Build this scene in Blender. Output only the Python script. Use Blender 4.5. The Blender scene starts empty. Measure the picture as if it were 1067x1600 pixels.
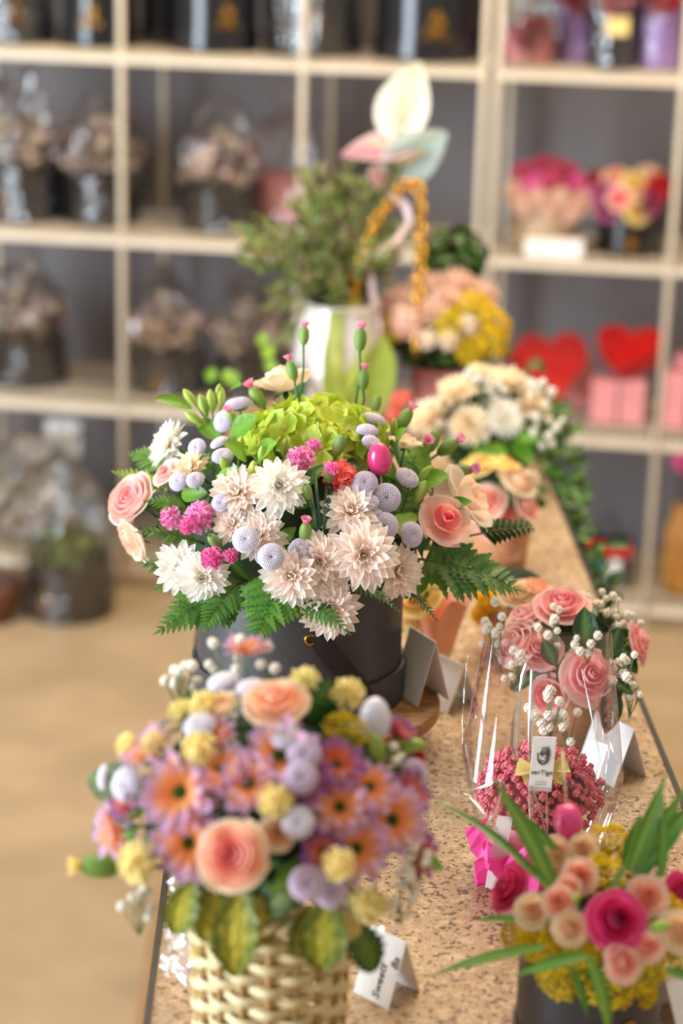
import bpy, math, random
from mathutils import Vector, Matrix

random.seed(7)
sc = bpy.context.scene
C = sc.collection
PI = math.pi

# ------------------------------------------------------------------ camera
F, CX, CY = 3206.0, 533.5, 800.0            # focal length and centre in pixels of 1067 x 1600
PITCH, ROLL = math.atan(1008.0 / F), 0.027
CAM = Vector((0, 0, 1.52))
FW = Vector((0, math.cos(PITCH), -math.sin(PITCH)))
U0 = Vector((0, math.sin(PITCH), math.cos(PITCH)))
R0 = Vector((1, 0, 0))
RT = R0 * math.cos(ROLL) + U0 * math.sin(ROLL)
UP = U0 * math.cos(ROLL) - R0 * math.sin(ROLL)
cam = bpy.data.cameras.new('camera')
camo = bpy.data.objects.new('camera', cam)
C.objects.link(camo)
camo.matrix_world = Matrix((
    (RT.x, UP.x, -FW.x, CAM.x), (RT.y, UP.y, -FW.y, CAM.y), (RT.z, UP.z, -FW.z, CAM.z), (0, 0, 0, 1)))
cam.sensor_fit = 'VERTICAL'
cam.sensor_height = 36.0
cam.sensor_width = 24.0
cam.lens = F / 1600.0 * 36.0
cam.clip_start = 0.05
cam.dof.use_dof = True
cam.dof.focus_distance = 1.67
cam.dof.aperture_fstop = 3.4
sc.camera = camo

# ------------------------------------------------------------------ world, lights, exposure
w = bpy.data.worlds.new('world')
sc.world = w
w.use_nodes = True
w.node_tree.nodes['Background'].inputs[0].default_value = (1.0, 0.90, 0.78, 1)
w.node_tree.nodes['Background'].inputs[1].default_value = 0.42


def area(name, loc, target, sx, sy, power, col):
    l = bpy.data.lights.new(name, 'AREA')
    l.shape = 'RECTANGLE'
    l.size, l.size_y, l.energy, l.color = sx, sy, power, col
    o = bpy.data.objects.new(name, l)
    C.objects.link(o)
    o.location = loc
    o.rotation_euler = (Vector(target) - Vector(loc)).to_track_quat('-Z', 'Y').to_euler()
    return o


area('window_daylight', (-3.2, 0.5, 1.45), (0.3, 2.6, 1.45), 1.7, 2.7, 215, (0.76, 0.88, 1.0))
area('ceiling_panel_light', (0.4, 3.1, 3.0), (0.2, 2.9, 0), 2.2, 2.0, 58, (1.0, 0.80, 0.56))
for lx, ly, lp in ((-1.3, 2.7, 18), (-0.5, 3.2, 18), (0.3, 2.8, 18), (1.1, 3.1, 18), (-0.4, 1.5, 6), (0.7, 1.3, 6)):
    pl = bpy.data.lights.new('ceiling_spot', 'POINT')
    pl.energy, pl.color, pl.shadow_soft_size = lp, (1.0, 0.84, 0.62), 0.025
    po = bpy.data.objects.new('ceiling_spot', pl)
    C.objects.link(po)
    po.location = (lx, ly, 2.75)
sc.view_settings.view_transform = 'Standard'
sc.view_settings.look = 'None'
sc.view_settings.exposure = 0.36
sc.view_settings.gamma = 1.0
sc.view_settings.use_curve_mapping = False


# ------------------------------------------------------------------ geometry of the view
def ray(px, py):
    return RT * ((px - CX) / F) + UP * ((CY - py) / F) + FW


def atz(px, py, z):
    d = ray(px, py)
    return CAM + d * ((z - CAM.z) / d.z)


def atd(px, py, depth):
    return CAM + ray(px, py) * depth


def proj(p):
    v = Vector(p) - CAM
    d = v.dot(FW)
    return CX + F * v.dot(RT) / d, CY - F * v.dot(UP) / d, d


def depth_of(p):
    return (Vector(p) - CAM).dot(FW)


def S(r, g, b):
    def l(c):
        c /= 255.0
        return c / 12.92 if c <= 0.04045 else ((c + 0.055) / 1.055) ** 2.4
    return (l(r), l(g), l(b))


def mixc(a, b, t):
    t = max(0.0, min(1.0, t))
    return tuple(a[i] + (b[i] - a[i]) * t for i in range(3))


# ------------------------------------------------------------------ materials
MATS = {}


def nodes_of(name):
    m = bpy.data.materials.new(name)
    m.use_nodes = True
    nt = m.node_tree
    return m, nt, nt.nodes['Principled BSDF'], nt.nodes['Material Output']


def vary(nt, col_socket, amount=0.12, hue=0.012):
    oi = nt.nodes.new('ShaderNodeObjectInfo')
    hs = nt.nodes.new('ShaderNodeHueSaturation')
    a = nt.nodes.new('ShaderNodeMapRange')
    a.inputs[3].default_value, a.inputs[4].default_value = 1 - amount, 1 + amount
    b = nt.nodes.new('ShaderNodeMapRange')
    b.inputs[3].default_value, b.inputs[4].default_value = 0.5 + hue, 0.5 - hue
    nt.links.new(oi.outputs['Random'], a.inputs[0])
    nt.links.new(oi.outputs['Random'], b.inputs[0])
    nt.links.new(a.outputs[0], hs.inputs['Value'])
    nt.links.new(b.outputs[0], hs.inputs['Hue'])
    nt.links.new(col_socket, hs.inputs['Color'])
    return hs.outputs['Color']


def organic(name, rough, trans, amount, hue, fine_scale, fine_amt, bump=0.0, spec=0.4):
    """vertex-colour driven material for petals and leaves"""
    m, nt, bs, out = nodes_of(name)
    at = nt.nodes.new('ShaderNodeAttribute')
    at.attribute_name = 'Col'
    c = vary(nt, at.outputs['Color'], amount, hue)
    nz = nt.nodes.new('ShaderNodeTexNoise')
    nz.inputs['Scale'].default_value = fine_scale
    nz.inputs['Detail'].default_value = 3
    tc = nt.nodes.new('ShaderNodeTexCoord')
    nt.links.new(tc.outputs['Object'], nz.inputs['Vector'])
    mr = nt.nodes.new('ShaderNodeMapRange')
    mr.inputs[3].default_value, mr.inputs[4].default_value = 1 - fine_amt, 1 + fine_amt
    nt.links.new(nz.outputs[0], mr.inputs[0])
    hs = nt.nodes.new('ShaderNodeHueSaturation')
    nt.links.new(mr.outputs[0], hs.inputs['Value'])
    nt.links.new(c, hs.inputs['Color'])
    c = hs.outputs['Color']
    nt.links.new(c, bs.inputs['Base Color'])
    bs.inputs['Roughness'].default_value = rough
    bs.inputs['Specular IOR Level'].default_value = spec
    if bump:
        bp = nt.nodes.new('ShaderNodeBump')
        bp.inputs['Strength'].default_value = bump
        bp.inputs['Distance'].default_value = 0.02
        nt.links.new(nz.outputs[0], bp.inputs['Height'])
        nt.links.new(bp.outputs[0], bs.inputs['Normal'])
    if trans:
        tr = nt.nodes.new('ShaderNodeBsdfTranslucent')
        nt.links.new(c, tr.inputs['Color'])
        mx = nt.nodes.new('ShaderNodeMixShader')
        mx.inputs[0].default_value = trans
        nt.links.new(bs.outputs[0], mx.inputs[1])
        nt.links.new(tr.outputs[0], mx.inputs[2])
        nt.links.new(mx.outputs[0], out.inputs[0])
    MATS[name] = m


organic('petal', 0.6, 0.42, 0.05, 0.006, 6.0, 0.06, 0, 0.25)
organic('leaf', 0.38, 0.22, 0.16, 0.012, 9.0, 0.18, 0.15, 0.45)
organic('fuzzy', 0.85, 0.12, 0.06, 0.006, 40.0, 0.15, 0, 0.1)
organic('plain', 0.5, 0, 0.03, 0.003, 30.0, 0.05, 0, 0.4)


def solid(name, col, rough, col2=None, scale=40.0, bump=0.0, metal=0.0, spec=0.5, coat=0.0, detail=4, stretch=None):
    m, nt, bs, out = nodes_of(name)
    tc = nt.nodes.new('ShaderNodeTexCoord')
    nz = nt.nodes.new('ShaderNodeTexNoise')
    nz.inputs['Scale'].default_value = scale
    nz.inputs['Detail'].default_value = detail
    if stretch:
        mp = nt.nodes.new('ShaderNodeMapping')
        mp.inputs['Scale'].default_value = stretch
        nt.links.new(tc.outputs['Object'], mp.inputs[0])
        nt.links.new(mp.outputs[0], nz.inputs['Vector'])
    else:
        nt.links.new(tc.outputs['Object'], nz.inputs['Vector'])
    rp = nt.nodes.new('ShaderNodeValToRGB')
    c2 = col2 if col2 else tuple(x * 0.86 for x in col)
    rp.color_ramp.elements[0].color = (*c2, 1)
    rp.color_ramp.elements[1].color = (*col, 1)
    rp.color_ramp.elements[0].position, rp.color_ramp.elements[1].position = 0.3, 0.7
    nt.links.new(nz.outputs[0], rp.inputs[0])
    nt.links.new(rp.outputs[0], bs.inputs['Base Color'])
    bs.inputs['Roughness'].default_value = rough
    bs.inputs['Metallic'].default_value = metal
    bs.inputs['Specular IOR Level'].default_value = spec
    bs.inputs['Coat Weight'].default_value = coat
    bs.inputs['Coat Roughness'].default_value = 0.05
    if bump:
        bp = nt.nodes.new('ShaderNodeBump')
        bp.inputs['Strength'].default_value = bump
        bp.inputs['Distance'].default_value = 0.002
        nt.links.new(nz.outputs[0], bp.inputs['Height'])
        nt.links.new(bp.outputs[0], bs.inputs['Normal'])
    MATS[name] = m
    return m


solid('floor_concrete', S(184, 160, 128), 0.42, S(160, 138, 108), 5.0, 0.05, spec=0.4, detail=8)
solid('wall_paint', S(116, 110, 110), 0.75, S(102, 97, 98), 3.0, detail=6)
solid('black_paper', S(62, 61, 64), 0.40, S(55, 54, 57), 220.0, 0.12, spec=0.5)
solid('black_paper_glossy', S(26, 25, 28), 0.17, S(20, 19, 22), 220.0, 0.05, spec=0.6)
solid('black_ribbon', S(14, 13, 14), 0.5, S(8, 8, 9), 300.0, 0.2)
solid('gold', S(226, 170, 70), 0.25, S(196, 140, 50), 60.0, metal=1.0)
solid('cream_metal', S(214, 200, 178), 0.45, S(204, 189, 166), 20.0)
solid('dark_metal', S(40, 34, 30), 0.45, S(28, 24, 22), 60.0)
solid('oak', S(176, 122, 66), 0.4, S(120, 76, 38), 22.0, 0.1, stretch=(1, 9, 9))
solid('white_card', S(240, 236, 232), 0.6, S(232, 228, 224), 200.0)
solid('kraft', S(198, 142, 98), 0.7, S(176, 120, 78), 160.0, 0.15)
solid('pink_pot', S(226, 150, 150), 0.55, S(212, 132, 134), 60.0)
solid('beige_pot', S(206, 176, 138), 0.6, S(190, 158, 120), 60.0)
solid('white_ceramic', S(222, 214, 208), 0.16, S(206, 196, 188), 20.0, coat=0.4)
solid('pale_satin', S(208, 178, 170), 0.3, S(184, 150, 140), 12.0)
solid('egg_pink', S(232, 62, 134), 0.28, S(222, 48, 122), 30.0, coat=0.7)
solid('egg_pearl', S(226, 224, 234), 0.26, S(208, 206, 220), 30.0, coat=0.5)
solid('foam', S(40, 62, 30), 0.9, S(24, 40, 18), 80.0, 0.3)
solid('straw', S(232, 216, 172), 0.5, S(212, 190, 138), 60.0, 0.15)
solid('straw_dark', S(190, 150, 92), 0.55, S(160, 122, 70), 60.0, 0.15)
solid('ink', S(52, 42, 40), 0.6)
solid('red_gloss', S(206, 22, 20), 0.3, S(180, 14, 14), 20.0, coat=0.3)
solid('purple_paper', S(186, 150, 206), 0.3, S(160, 120, 184), 14.0, 0.2)
solid('brown_wood', S(92, 48, 22), 0.5, S(66, 32, 14), 18.0)
solid('lime_reflection', S(178, 180, 96), 0.45, S(150, 156, 72), 40.0)
solid('peach_paper', S(240, 172, 136), 0.6, S(228, 150, 112), 12.0, 0.2)
solid('plinth', S(176, 142, 104), 0.6, S(160, 126, 90), 12.0)
solid('amber', S(196, 140, 60), 0.4, S(160, 104, 36), 12.0)
solid('teal_gloss', S(28, 96, 84), 0.35)
solid('yellow_tissue', S(240, 214, 140), 0.6, S(226, 194, 108), 30.0)

# pink tissue paper, slightly see-through
m, nt, bs, out = nodes_of('pink_tissue')
bs.inputs['Base Color'].default_value = (*S(246, 92, 176), 1)
bs.inputs['Roughness'].default_value = 0.5
tr = nt.nodes.new('ShaderNodeBsdfTranslucent')
tr.inputs['Color'].default_value = (*S(250, 110, 190), 1)
mx = nt.nodes.new('ShaderNodeMixShader')
mx.inputs[0].default_value = 0.4
nt.links.new(bs.outputs[0], mx.inputs[1])
nt.links.new(tr.outputs[0], mx.inputs[2])
nt.links.new(mx.outputs[0], out.inputs[0])
MATS['pink_tissue'] = m


def film(name, base, fres, rough, tint=(1, 1, 1), bump=0.0):
    m, nt, bs, out = nodes_of(name)
    tp = nt.nodes.new('ShaderNodeBsdfTransparent')
    tp.inputs[0].default_value = (*tint, 1)
    gl = nt.nodes.new('ShaderNodeBsdfGlossy')
    gl.inputs['Roughness'].default_value = rough
    if bump:
        tcf = nt.nodes.new('ShaderNodeTexCoord')
        vz = nt.nodes.new('ShaderNodeTexVoronoi')
        vz.inputs['Scale'].default_value = 55
        nt.links.new(tcf.outputs['Object'], vz.inputs['Vector'])
        bp = nt.nodes.new('ShaderNodeBump')
        bp.inputs['Strength'].default_value = bump
        bp.inputs['Distance'].default_value = 0.01
        nt.links.new(vz.outputs['Distance'], bp.inputs['Height'])
        nt.links.new(bp.outputs[0], gl.inputs['Normal'])
    lw = nt.nodes.new('ShaderNodeLayerWeight')
    lw.inputs[0].default_value = 0.25
    mr = nt.nodes.new('ShaderNodeMapRange')
    mr.inputs[3].default_value, mr.inputs[4].default_value = base, fres
    nt.links.new(lw.outputs['Fresnel'], mr.inputs[0])
    mx = nt.nodes.new('ShaderNodeMixShader')
    nt.links.new(mr.outputs[0], mx.inputs[0])
    nt.links.new(tp.outputs[0], mx.inputs[1])
    nt.links.new(gl.outputs[0], mx.inputs[2])
    nt.links.new(mx.outputs[0], out.inputs[0])
    MATS[name] = m


film('cellophane', 0.05, 0.6, 0.05)
film('cellophane_crinkled', 0.09, 0.8, 0.10, bump=0.5)
film('fold_highlight', 0.55, 0.95, 0.12)
film('film_lace', 0.34, 0.8, 0.4, bump=0.4)

# speckled terrazzo table top
m, nt, bs, out = nodes_of('terrazzo')
tc = nt.nodes.new('ShaderNodeTexCoord')


def ramp(fac, stops):
    r = nt.nodes.new('ShaderNodeValToRGB')
    r.color_ramp.interpolation = 'LINEAR'
    while len(r.color_ramp.elements) < len(stops):
        r.color_ramp.elements.new(0.5)
    for e, (p, c) in zip(r.color_ramp.elements, stops):
        e.position, e.color = p, (*c, 1)
    nt.links.new(fac, r.inputs[0])
    return r.outputs[0]


def nmix(fac, a, b):
    x = nt.nodes.new('ShaderNodeMix')
    x.data_type = 'RGBA'
    nt.links.new(fac, x.inputs[0])
    for s, v in ((6, a), (7, b)):
        if isinstance(v, tuple):
            x.inputs[s].default_value = (*v, 1)
        else:
            nt.links.new(v, x.inputs[s])
    return x.outputs[2]


def noise(scale, detail=2, rough=0.5):
    n = nt.nodes.new('ShaderNodeTexNoise')
    n.inputs['Scale'].default_value = scale
    n.inputs['Detail'].default_value = detail
    n.inputs['Roughness'].default_value = rough
    nt.links.new(tc.outputs['Object'], n.inputs['Vector'])
    return n.outputs[0]


base = ramp(noise(9, 6), [(0.3, S(164, 135, 102)), (0.7, S(180, 151, 117))])
base = nmix(ramp(noise(130, 2), [(0.5, (0, 0, 0)), (0.62, (1, 1, 1))]), base, S(194, 168, 136))
base = nmix(ramp(noise(210, 2.5, 0.55), [(0.57, (0, 0, 0)), (0.62, (1, 1, 1))]), base, S(98, 72, 52))
base = nmix(ramp(noise(340, 2, 0.5), [(0.635, (0, 0, 0)), (0.665, (1, 1, 1))]), base, S(74, 52, 40))
nt.links.new(base, bs.inputs['Base Color'])
bs.inputs['Roughness'].default_value = 0.36
MATS['terrazzo'] = m


# ------------------------------------------------------------------ mesh helper
class G:
    def __init__(self):
        self.v, self.f, self.c = [], [], []

    def put(self, vs, fs, col):
        o = len(self.v)
        self.v += [tuple(x) for x in vs]
        self.c += col if isinstance(col, list) else [col] * len(vs)
        self.f += [tuple(i + o for i in q) for q in fs]
        return self

    def grid(self, nu, nv, fn, col=(1, 1, 1), wrap=False):
        vs, cs = [], []
        for i in range(nu + 1):
            for j in range(nv + (0 if wrap else 1)):
                u, v = i / nu, j / nv
                vs.append(fn(u, v))
                cs.append(col(u, v) if callable(col) else col)
        k = nv if wrap else nv + 1
        fs = []
        for i in range(nu):
            for j in range(nv):
                j2 = (j + 1) % k
                fs.append((i * k + j, i * k + j2, (i + 1) * k + j2, (i + 1) * k + j))
        return self.put(vs, fs, cs)

    def lathe(self, prof, n=16, col=(1, 1, 1), centre=(0, 0, 0)):
        def fn(u, v):
            i = u * (len(prof) - 1)
            r, z = prof[int(round(i))]
            a = -v * 2 * PI
            return (centre[0] + r * math.cos(a), centre[1] + r * math.sin(a), centre[2] + z)
        return self.grid(len(prof) - 1, n, fn, col, True)

    def tube(self, pts, r, n=6, col=(1, 1, 1), closed=False):
        pts = [Vector(p) for p in pts]
        L = len(pts)
        vs, cs, prev = [], [], None
        for i, p in enumerate(pts):
            if closed:
                t = pts[(i + 1) % L] - pts[i - 1]
            else:
                t = pts[min(i + 1, L - 1)] - pts[max(i - 1, 0)]
            t = t.normalized() if t.length > 1e-9 else Vector((0, 0, 1))
            a = prev if prev is not None else (Vector((0, 0, 1)) if abs(t.z) < 0.9 else Vector((1, 0, 0)))
            x = (a - t * a.dot(t)).normalized()
            prev = x
            y = t.cross(x)
            rr = r[i] if isinstance(r, (list, tuple)) else r
            for k in range(n):
                an = 2 * PI * k / n
                vs.append(p + x * (math.cos(an) * rr) + y * (math.sin(an) * rr))
                cs.append(col(i / (L - 1)) if callable(col) else col)
        fs = []
        for i in range(L if closed else L - 1):
            i2 = (i + 1) % L
            for k in range(n):
                k2 = (k + 1) % n
                fs.append((i * n + k, i * n + k2, i2 * n + k2, i2 * n + k))
        if not closed:
            fs.append(tuple(range(n - 1, -1, -1)))
            fs.append(tuple((L - 1) * n + k for k in range(n)))
        return self.put(vs, fs, cs)

    def box(self, a, b, col=(1, 1, 1), M=None):
        x0, y0, z0 = a
        x1, y1, z1 = b
        vs = [Vector(p) for p in ((x0, y0, z0), (x1, y0, z0), (x1, y1, z0), (x0, y1, z0),
                                  (x0, y0, z1), (x1, y0, z1), (x1, y1, z1), (x0, y1, z1))]
        if M:
            vs = [M @ p for p in vs]
        return self.put(vs, [(0, 3, 2, 1), (4, 5, 6, 7), (0, 1, 5, 4), (1, 2, 6, 5), (2, 3, 7, 6), (3, 0, 4, 7)], col)

    def ball(self, c, r, col=(1, 1, 1), nu=5, nv=7, sq=(1, 1, 1)):
        c = Vector(c)

        def fn(u, v):
            a, b = PI * (u * 0.98 + 0.01), -2 * PI * v
            return c + Vector((r * sq[0] * math.sin(a) * math.cos(b), r * sq[1] * math.sin(a) * math.sin(b),
                               r * sq[2] * math.cos(a)))
        return self.grid(nu, nv, fn, col, True)

    def ico(self, c, r, col):
        t = 0.5257311, 0.8506508
        a, b = t[0] * r, t[1] * r
        c = Vector(c)
        vs = [c + Vector(p) for p in ((-a, b, 0), (a, b, 0), (-a, -b, 0), (a, -b, 0), (0, -a, b), (0, a, b),
                                      (0, -a, -b), (0, a, -b), (b, 0, -a), (b, 0, a), (-b, 0, -a), (-b, 0, a))]
        return self.put(vs, [(0, 11, 5), (0, 5, 1), (0, 1, 7), (0, 7, 10), (0, 10, 11), (1, 5, 9), (5, 11, 4),
                             (11, 10, 2), (10, 7, 6), (7, 1, 8), (3, 9, 4), (3, 4, 2), (3, 2, 6), (3, 6, 8),
                             (3, 8, 9), (4, 9, 5), (2, 4, 11), (6, 2, 10), (8, 6, 7), (9, 8, 1)], col)

    def merge(self, g, M):
        return self.put([M @ Vector(p) for p in g.v], g.f, list(g.c))

    def mesh(self, name, mat, smooth=True):
        me = bpy.data.meshes.new(name)
        me.from_pydata(self.v, [], self.f)
        at = me.color_attributes.new('Col', 'FLOAT_COLOR', 'POINT')
        buf = []
        for c in self.c:
            buf += [c[0], c[1], c[2], 1.0]
        at.data.foreach_set('color', buf)
        if smooth:
            me.polygons.foreach_set('use_smooth', [True] * len(me.polygons))
        me.materials.append(MATS[mat])
        me.update()
        return me


def link(name, data, parent=None, M=None):
    o = bpy.data.objects.new(name, data)
    C.objects.link(o)
    if parent is not None:
        o.parent = parent
    if M is not None:
        o.matrix_basis = M
    return o


def tag(o, label=None, cat=None, group=None, kind=None):
    if label:
        o['label'] = label
    if cat:
        o['category'] = cat
    if group:
        o['group'] = group
    if kind:
        o['kind'] = kind
    return o


REG = {}
ORD = ['', 'first', 'second', 'third', 'fourth', 'fifth', 'sixth', 'seventh', 'eighth', 'ninth', 'tenth', 'eleventh',
       'twelfth', 'thirteenth', 'fourteenth', 'fifteenth', 'sixteenth', 'seventeenth', 'eighteenth', 'nineteenth',
       'twentieth'] + ['twenty-' + x for x in ('first', 'second', 'third', 'fourth', 'fifth', 'sixth', 'seventh',
                                               'eighth', 'ninth')] + ['thirtieth']


def register(o, phrase, where, px, group, cat, note=None):
    """label later: the only one of its look, a note of its own, or its place in the row"""
    tag(o, None, cat, group)
    if note:
        o['label'] = note
    else:
        REG.setdefault((phrase, where), []).append((px, o))


def finish_labels():
    for (phrase, where), lst in REG.items():
        lst.sort(key=lambda t: t[0])
        for i, (px, o) in enumerate(lst):
            if len(lst) == 1:
                o['label'] = phrase + ' ' + where
            elif i == 0:
                o['label'] = 'leftmost ' + phrase + ' ' + where
            elif i == len(lst) - 1:
                o['label'] = 'rightmost ' + phrase + ' ' + where
            else:
                o['label'] = ORD[i + 1] + ' ' + phrase + ' from the left ' + where


def text_mesh(body, size, mat, align='LEFT', shear=0.0, ext=.0001):
    cu = bpy.data.curves.new('lettering', 'FONT')
    cu.body, cu.size, cu.extrude, cu.shear, cu.align_x = body, size, ext, shear, align
    ob = bpy.data.objects.new('lettering', cu)
    me = bpy.data.meshes.new_from_object(ob)
    bpy.data.objects.remove(ob)
    me.materials.clear()
    me.materials.append(MATS[mat])
    return me


def Rz(a):
    return Matrix.Rotation(a, 4, 'Z')


def Ry(a):
    return Matrix.Rotation(a, 4, 'Y')


def Sc(s):
    return Matrix.Diagonal((s, s, s, 1)) if not isinstance(s, tuple) else Matrix.Diagonal((*s, 1))


def Tr(*p):
    return Matrix.Translation(p)


def frame(loc, n, s=1.0, spin=0.0):
    """matrix whose local z is n"""
    n = Vector(n).normalized()
    a = Vector((0, 0, 1)) if abs(n.z) < 0.95 else Vector((0, 1, 0))
    x = a.cross(n).normalized()
    y = n.cross(x)
    M = Matrix(((x.x, y.x, n.x, loc[0]), (x.y, y.y, n.y, loc[1]), (x.z, y.z, n.z, loc[2]), (0, 0, 0, 1)))
    return M @ Rz(spin) @ Sc(s)


def along(a, b, n):
    """matrix at a, local x to b (unscaled), local z near n"""
    a, b = Vector(a), Vector(b)
    x = (b - a).normalized()
    n = Vector(n)
    z = (n - x * n.dot(x)).normalized()
    y = z.cross(x)
    return Matrix(((x.x, y.x, z.x, a.x), (x.y, y.y, z.y, a.y), (x.z, y.z, z.z, a.z), (0, 0, 0, 1)))


# ------------------------------------------------------------------ the room
TZ = 0.75
# counter axis from the vanishing point of its two edges
tdir = ray(466, -208)
tdir.z = 0
tdir.normalize()
tnor = Vector((tdir.y, -tdir.x, 0))
tl = atz(265, 1365, TZ)
tr_ = atz(1003, 1110, TZ)
tw0, tw1 = tl.dot(tnor), tr_.dot(tnor)       # across
TY0, TY1 = 0.75, 3.0                        # along


def tpt(s, y, z):                            # counter coordinates -> world
    return tnor * s + tdir * y + Vector((0, 0, z))


g = G()
g.grid(1, 1, lambda u, v: (-5 + 11 * u, -2 + 8.2 * v, 0))
fo = link('floor', g.mesh('floor', 'floor_concrete'))
tag(fo, kind='structure')

g = G()
fs0 = atz(236, 1424, 0).dot(tnor)
g.box((fs0, .3, 0), (tw0 + .05, TY1, .004), M=Matrix(((tnor.x, tdir.x, 0, 0), (tnor.y, tdir.y, 0, 0), (0, 0, 1, 0), (0, 0, 0, 1))))
tag(link('trim_1', g.mesh('trim_1', 'plinth', False)), kind='structure')

SA = math.radians(8.6)
SD = Vector((math.cos(SA), -math.sin(SA), 0))       # along the shelves, rightwards
SN = Vector((math.sin(SA), math.cos(SA), 0))        # away from the camera
SP = atz(533, 945, 0)


def onshelf(px, py, back=0.0):
    d = ray(px, py)
    t = ((SP + SN * back) - CAM).dot(SN) / d.dot(SN)
    return CAM + d * t


WB = 0.47
g = G()
w0, w1 = SP + SN * WB - SD * 4, SP + SN * WB + SD * 4
g.put([w0, w1, w1 + Vector((0, 0, 3.2)), w0 + Vector((0, 0, 3.2)),
       w0 + SN * .1, w1 + SN * .1, w1 + SN * .1 + Vector((0, 0, 3.2)), w0 + SN * .1 + Vector((0, 0, 3.2))],
      [(0, 1, 2, 3), (4, 7, 6, 5), (3, 2, 6, 7)], (1, 1, 1))
wo = link('wall_back', g.mesh('wall_back', 'wall_paint', False))
tag(wo, kind='structure')
MS = Matrix(((SD.x, SN.x, 0, 0), (SD.y, SN.y, 0, 0), (0, 0, 1, 0), (0, 0, 0, 1)))
g = G()
g.box((-4, WB - 0.015, 0), (4, WB, 0.07), M=Tr(*SP) @ MS)
tag(link('baseboard_back', g.mesh('baseboard_back', 'wall_paint', False)), kind='structure')


def part(name, g, mat, parent=None, M=None, smooth=True, kind=None):
    o = link(name, g.mesh(name, mat, smooth), parent, M)
    if kind:
        o['kind'] = kind
    return o


# counter
cnt = link('stone_counter', None)
cnt.location = tpt((tw0 + tw1) / 2, 2, 0)
ic = cnt.matrix_basis.inverted() if False else Tr(*(-cnt.location))


def tbox(s0, s1, y0, y1, z0, z1):
    g = G()
    M = Matrix(((tnor.x, tdir.x, 0, 0), (tnor.y, tdir.y, 0, 0), (0, 0, 1, 0), (0, 0, 0, 1)))
    g.box((s0, y0, z0), (s1, y1, z1), M=ic @ M)
    return g


part('slab', tbox(tw0, tw1, TY0, TY1, TZ - .035, TZ), 'terrazzo', cnt, None, False)
part('edge_strip', tbox(tw0 - .005, tw0, TY0, TY1, TZ - .04, TZ + .0015), 'dark_metal', cnt, None, False)
part('edge_strip', tbox(tw1, tw1 + .005, TY0, TY1, TZ - .04, TZ + .0015), 'dark_metal', cnt, None, False)
part('plinth', tbox(tw0 + .03, tw1 - .03, TY0 + .02, TY1 - .02, 0, TZ - .035), 'plinth', cnt, None, False)
tag(cnt, 'long speckled beige stone counter with thin dark metal edges under all the bouquets', 'counter')

# shelving
ZS = [onshelf(190, y).z for y in (92, 377, 641, 889)]
SH_D = 0.36


def shelf_unit(xs, label):
    pts = [onshelf(px, 250) for px in xs]
    ss = [(p - SP).dot(SD) for p in pts]
    root = link('wire_shelving', None)
    root.matrix_basis = Tr(*(SP + SD * ss[0])) @ MS
    o0 = ss[0]
    r = 0.0078
    for s in ss:
        for dep in (0, SH_D):
            g = G()
            g.tube([(s - o0, dep, 0), (s - o0, dep, 2.1)], r, 10)
            part('post', g, 'cream_metal', root)
    a, b = 0, ss[-1] - o0
    for z in ZS + [2 * ZS[0] - ZS[1]]:
        for dep in (0, SH_D):
            g = G()
            g.box((a, dep - .005, z - .009), (b, dep + .005, z + .007))
            part('shelf_rail', g, 'cream_metal', root, None, False)
        g = G()
        x = a + .008
        while x < b:
            g.tube([(x, 0, z + .009), (x, SH_D, z + .009)], .0028, 5)
            x += .0155
        for dep in (.09, .18, .27):
            g.tube([(a, dep, z + .004), (b, dep, z + .004)], .0035, 5)
        part('wire_deck', g, 'cream_metal', root, kind='stuff')
    tag(root, label, 'shelf', 'cream wire shelving units on the grey wall')
    return root


shelf_unit([-92, 190, 471, 751], 'cream wire shelving unit holding the black boxes at left')
shelf_unit([772, 1060, 1345], 'cream wire shelving unit with red and pink goods at right')

# power outlet on the wall
p = onshelf(101, 683, WB)
g = G()
g.box((-.042, -.012, -.042), (.042, 0, .042))
o = part('wall_outlet', g, 'white_card', None, Tr(*p) @ MS, False)
g = G()
g.lathe([(0, -.001), (.021, -.001), (.021, .004), (.018, .004), (.018, .002), (0, .002)], 16)
part('socket', g, 'cream_metal', o, Tr(0, -.012, 0) @ Matrix.Rotation(PI / 2, 4, 'X'))
tag(o, 'white square power outlet on the grey wall below the left shelves', 'outlet')

# ------------------------------------------------------------------ plant species, all of radius 1 facing local +z
GREEN = S(58, 110, 40)
DKGREEN = S(28, 62, 26)
STEMC = S(84, 120, 58)
CACHE = {}


def petal_g(L, W, prof, b0, b1, cup, colf, nl=6, nw=4, wave=0.0, wf=5, seed=0):
    g = G()
    xs, zs, x, z = [], [], 0.0, 0.0
    for i in range(nl + 1):
        xs.append(x)
        zs.append(z)
        a = b0 + (b1 - b0) * (i / nl)
        x += math.cos(a) * L / nl
        z += math.sin(a) * L / nl

    def fn(u, v):
        i = int(round(u * nl))
        s = v * 2 - 1
        wd = W * prof(u)
        return (xs[i], s * wd, zs[i] + cup * wd * s * s + wave * u * u * math.sin(wf * s * 3 + seed + u * 4))
    return g.grid(nl, nw, fn, lambda u, v: colf(u, v * 2 - 1))


def prof_point(t):
    return max(0.04, math.sin(PI * min(1, t * 0.90 + 0.09)) ** 0.75)


def prof_mum(t):
    e = max(0.0, (t - 0.66) / 0.34)
    return max(0.06, min(1, 0.34 + 0.95 * t) * (1 - e ** 1.9 * .95))


def prof_round(t):
    e = max(0.0, (t - 0.72) / 0.28)
    return max(0.08, min(1, 0.42 + 0.8 * t) * math.sqrt(max(0.0, 1 - e * e * 0.97)))


def prof_fan(t):
    e = max(0.0, (t - 0.88) / 0.12)
    return (0.12 + 0.88 * t ** 1.2) * (1 - 0.12 * e)


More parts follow.
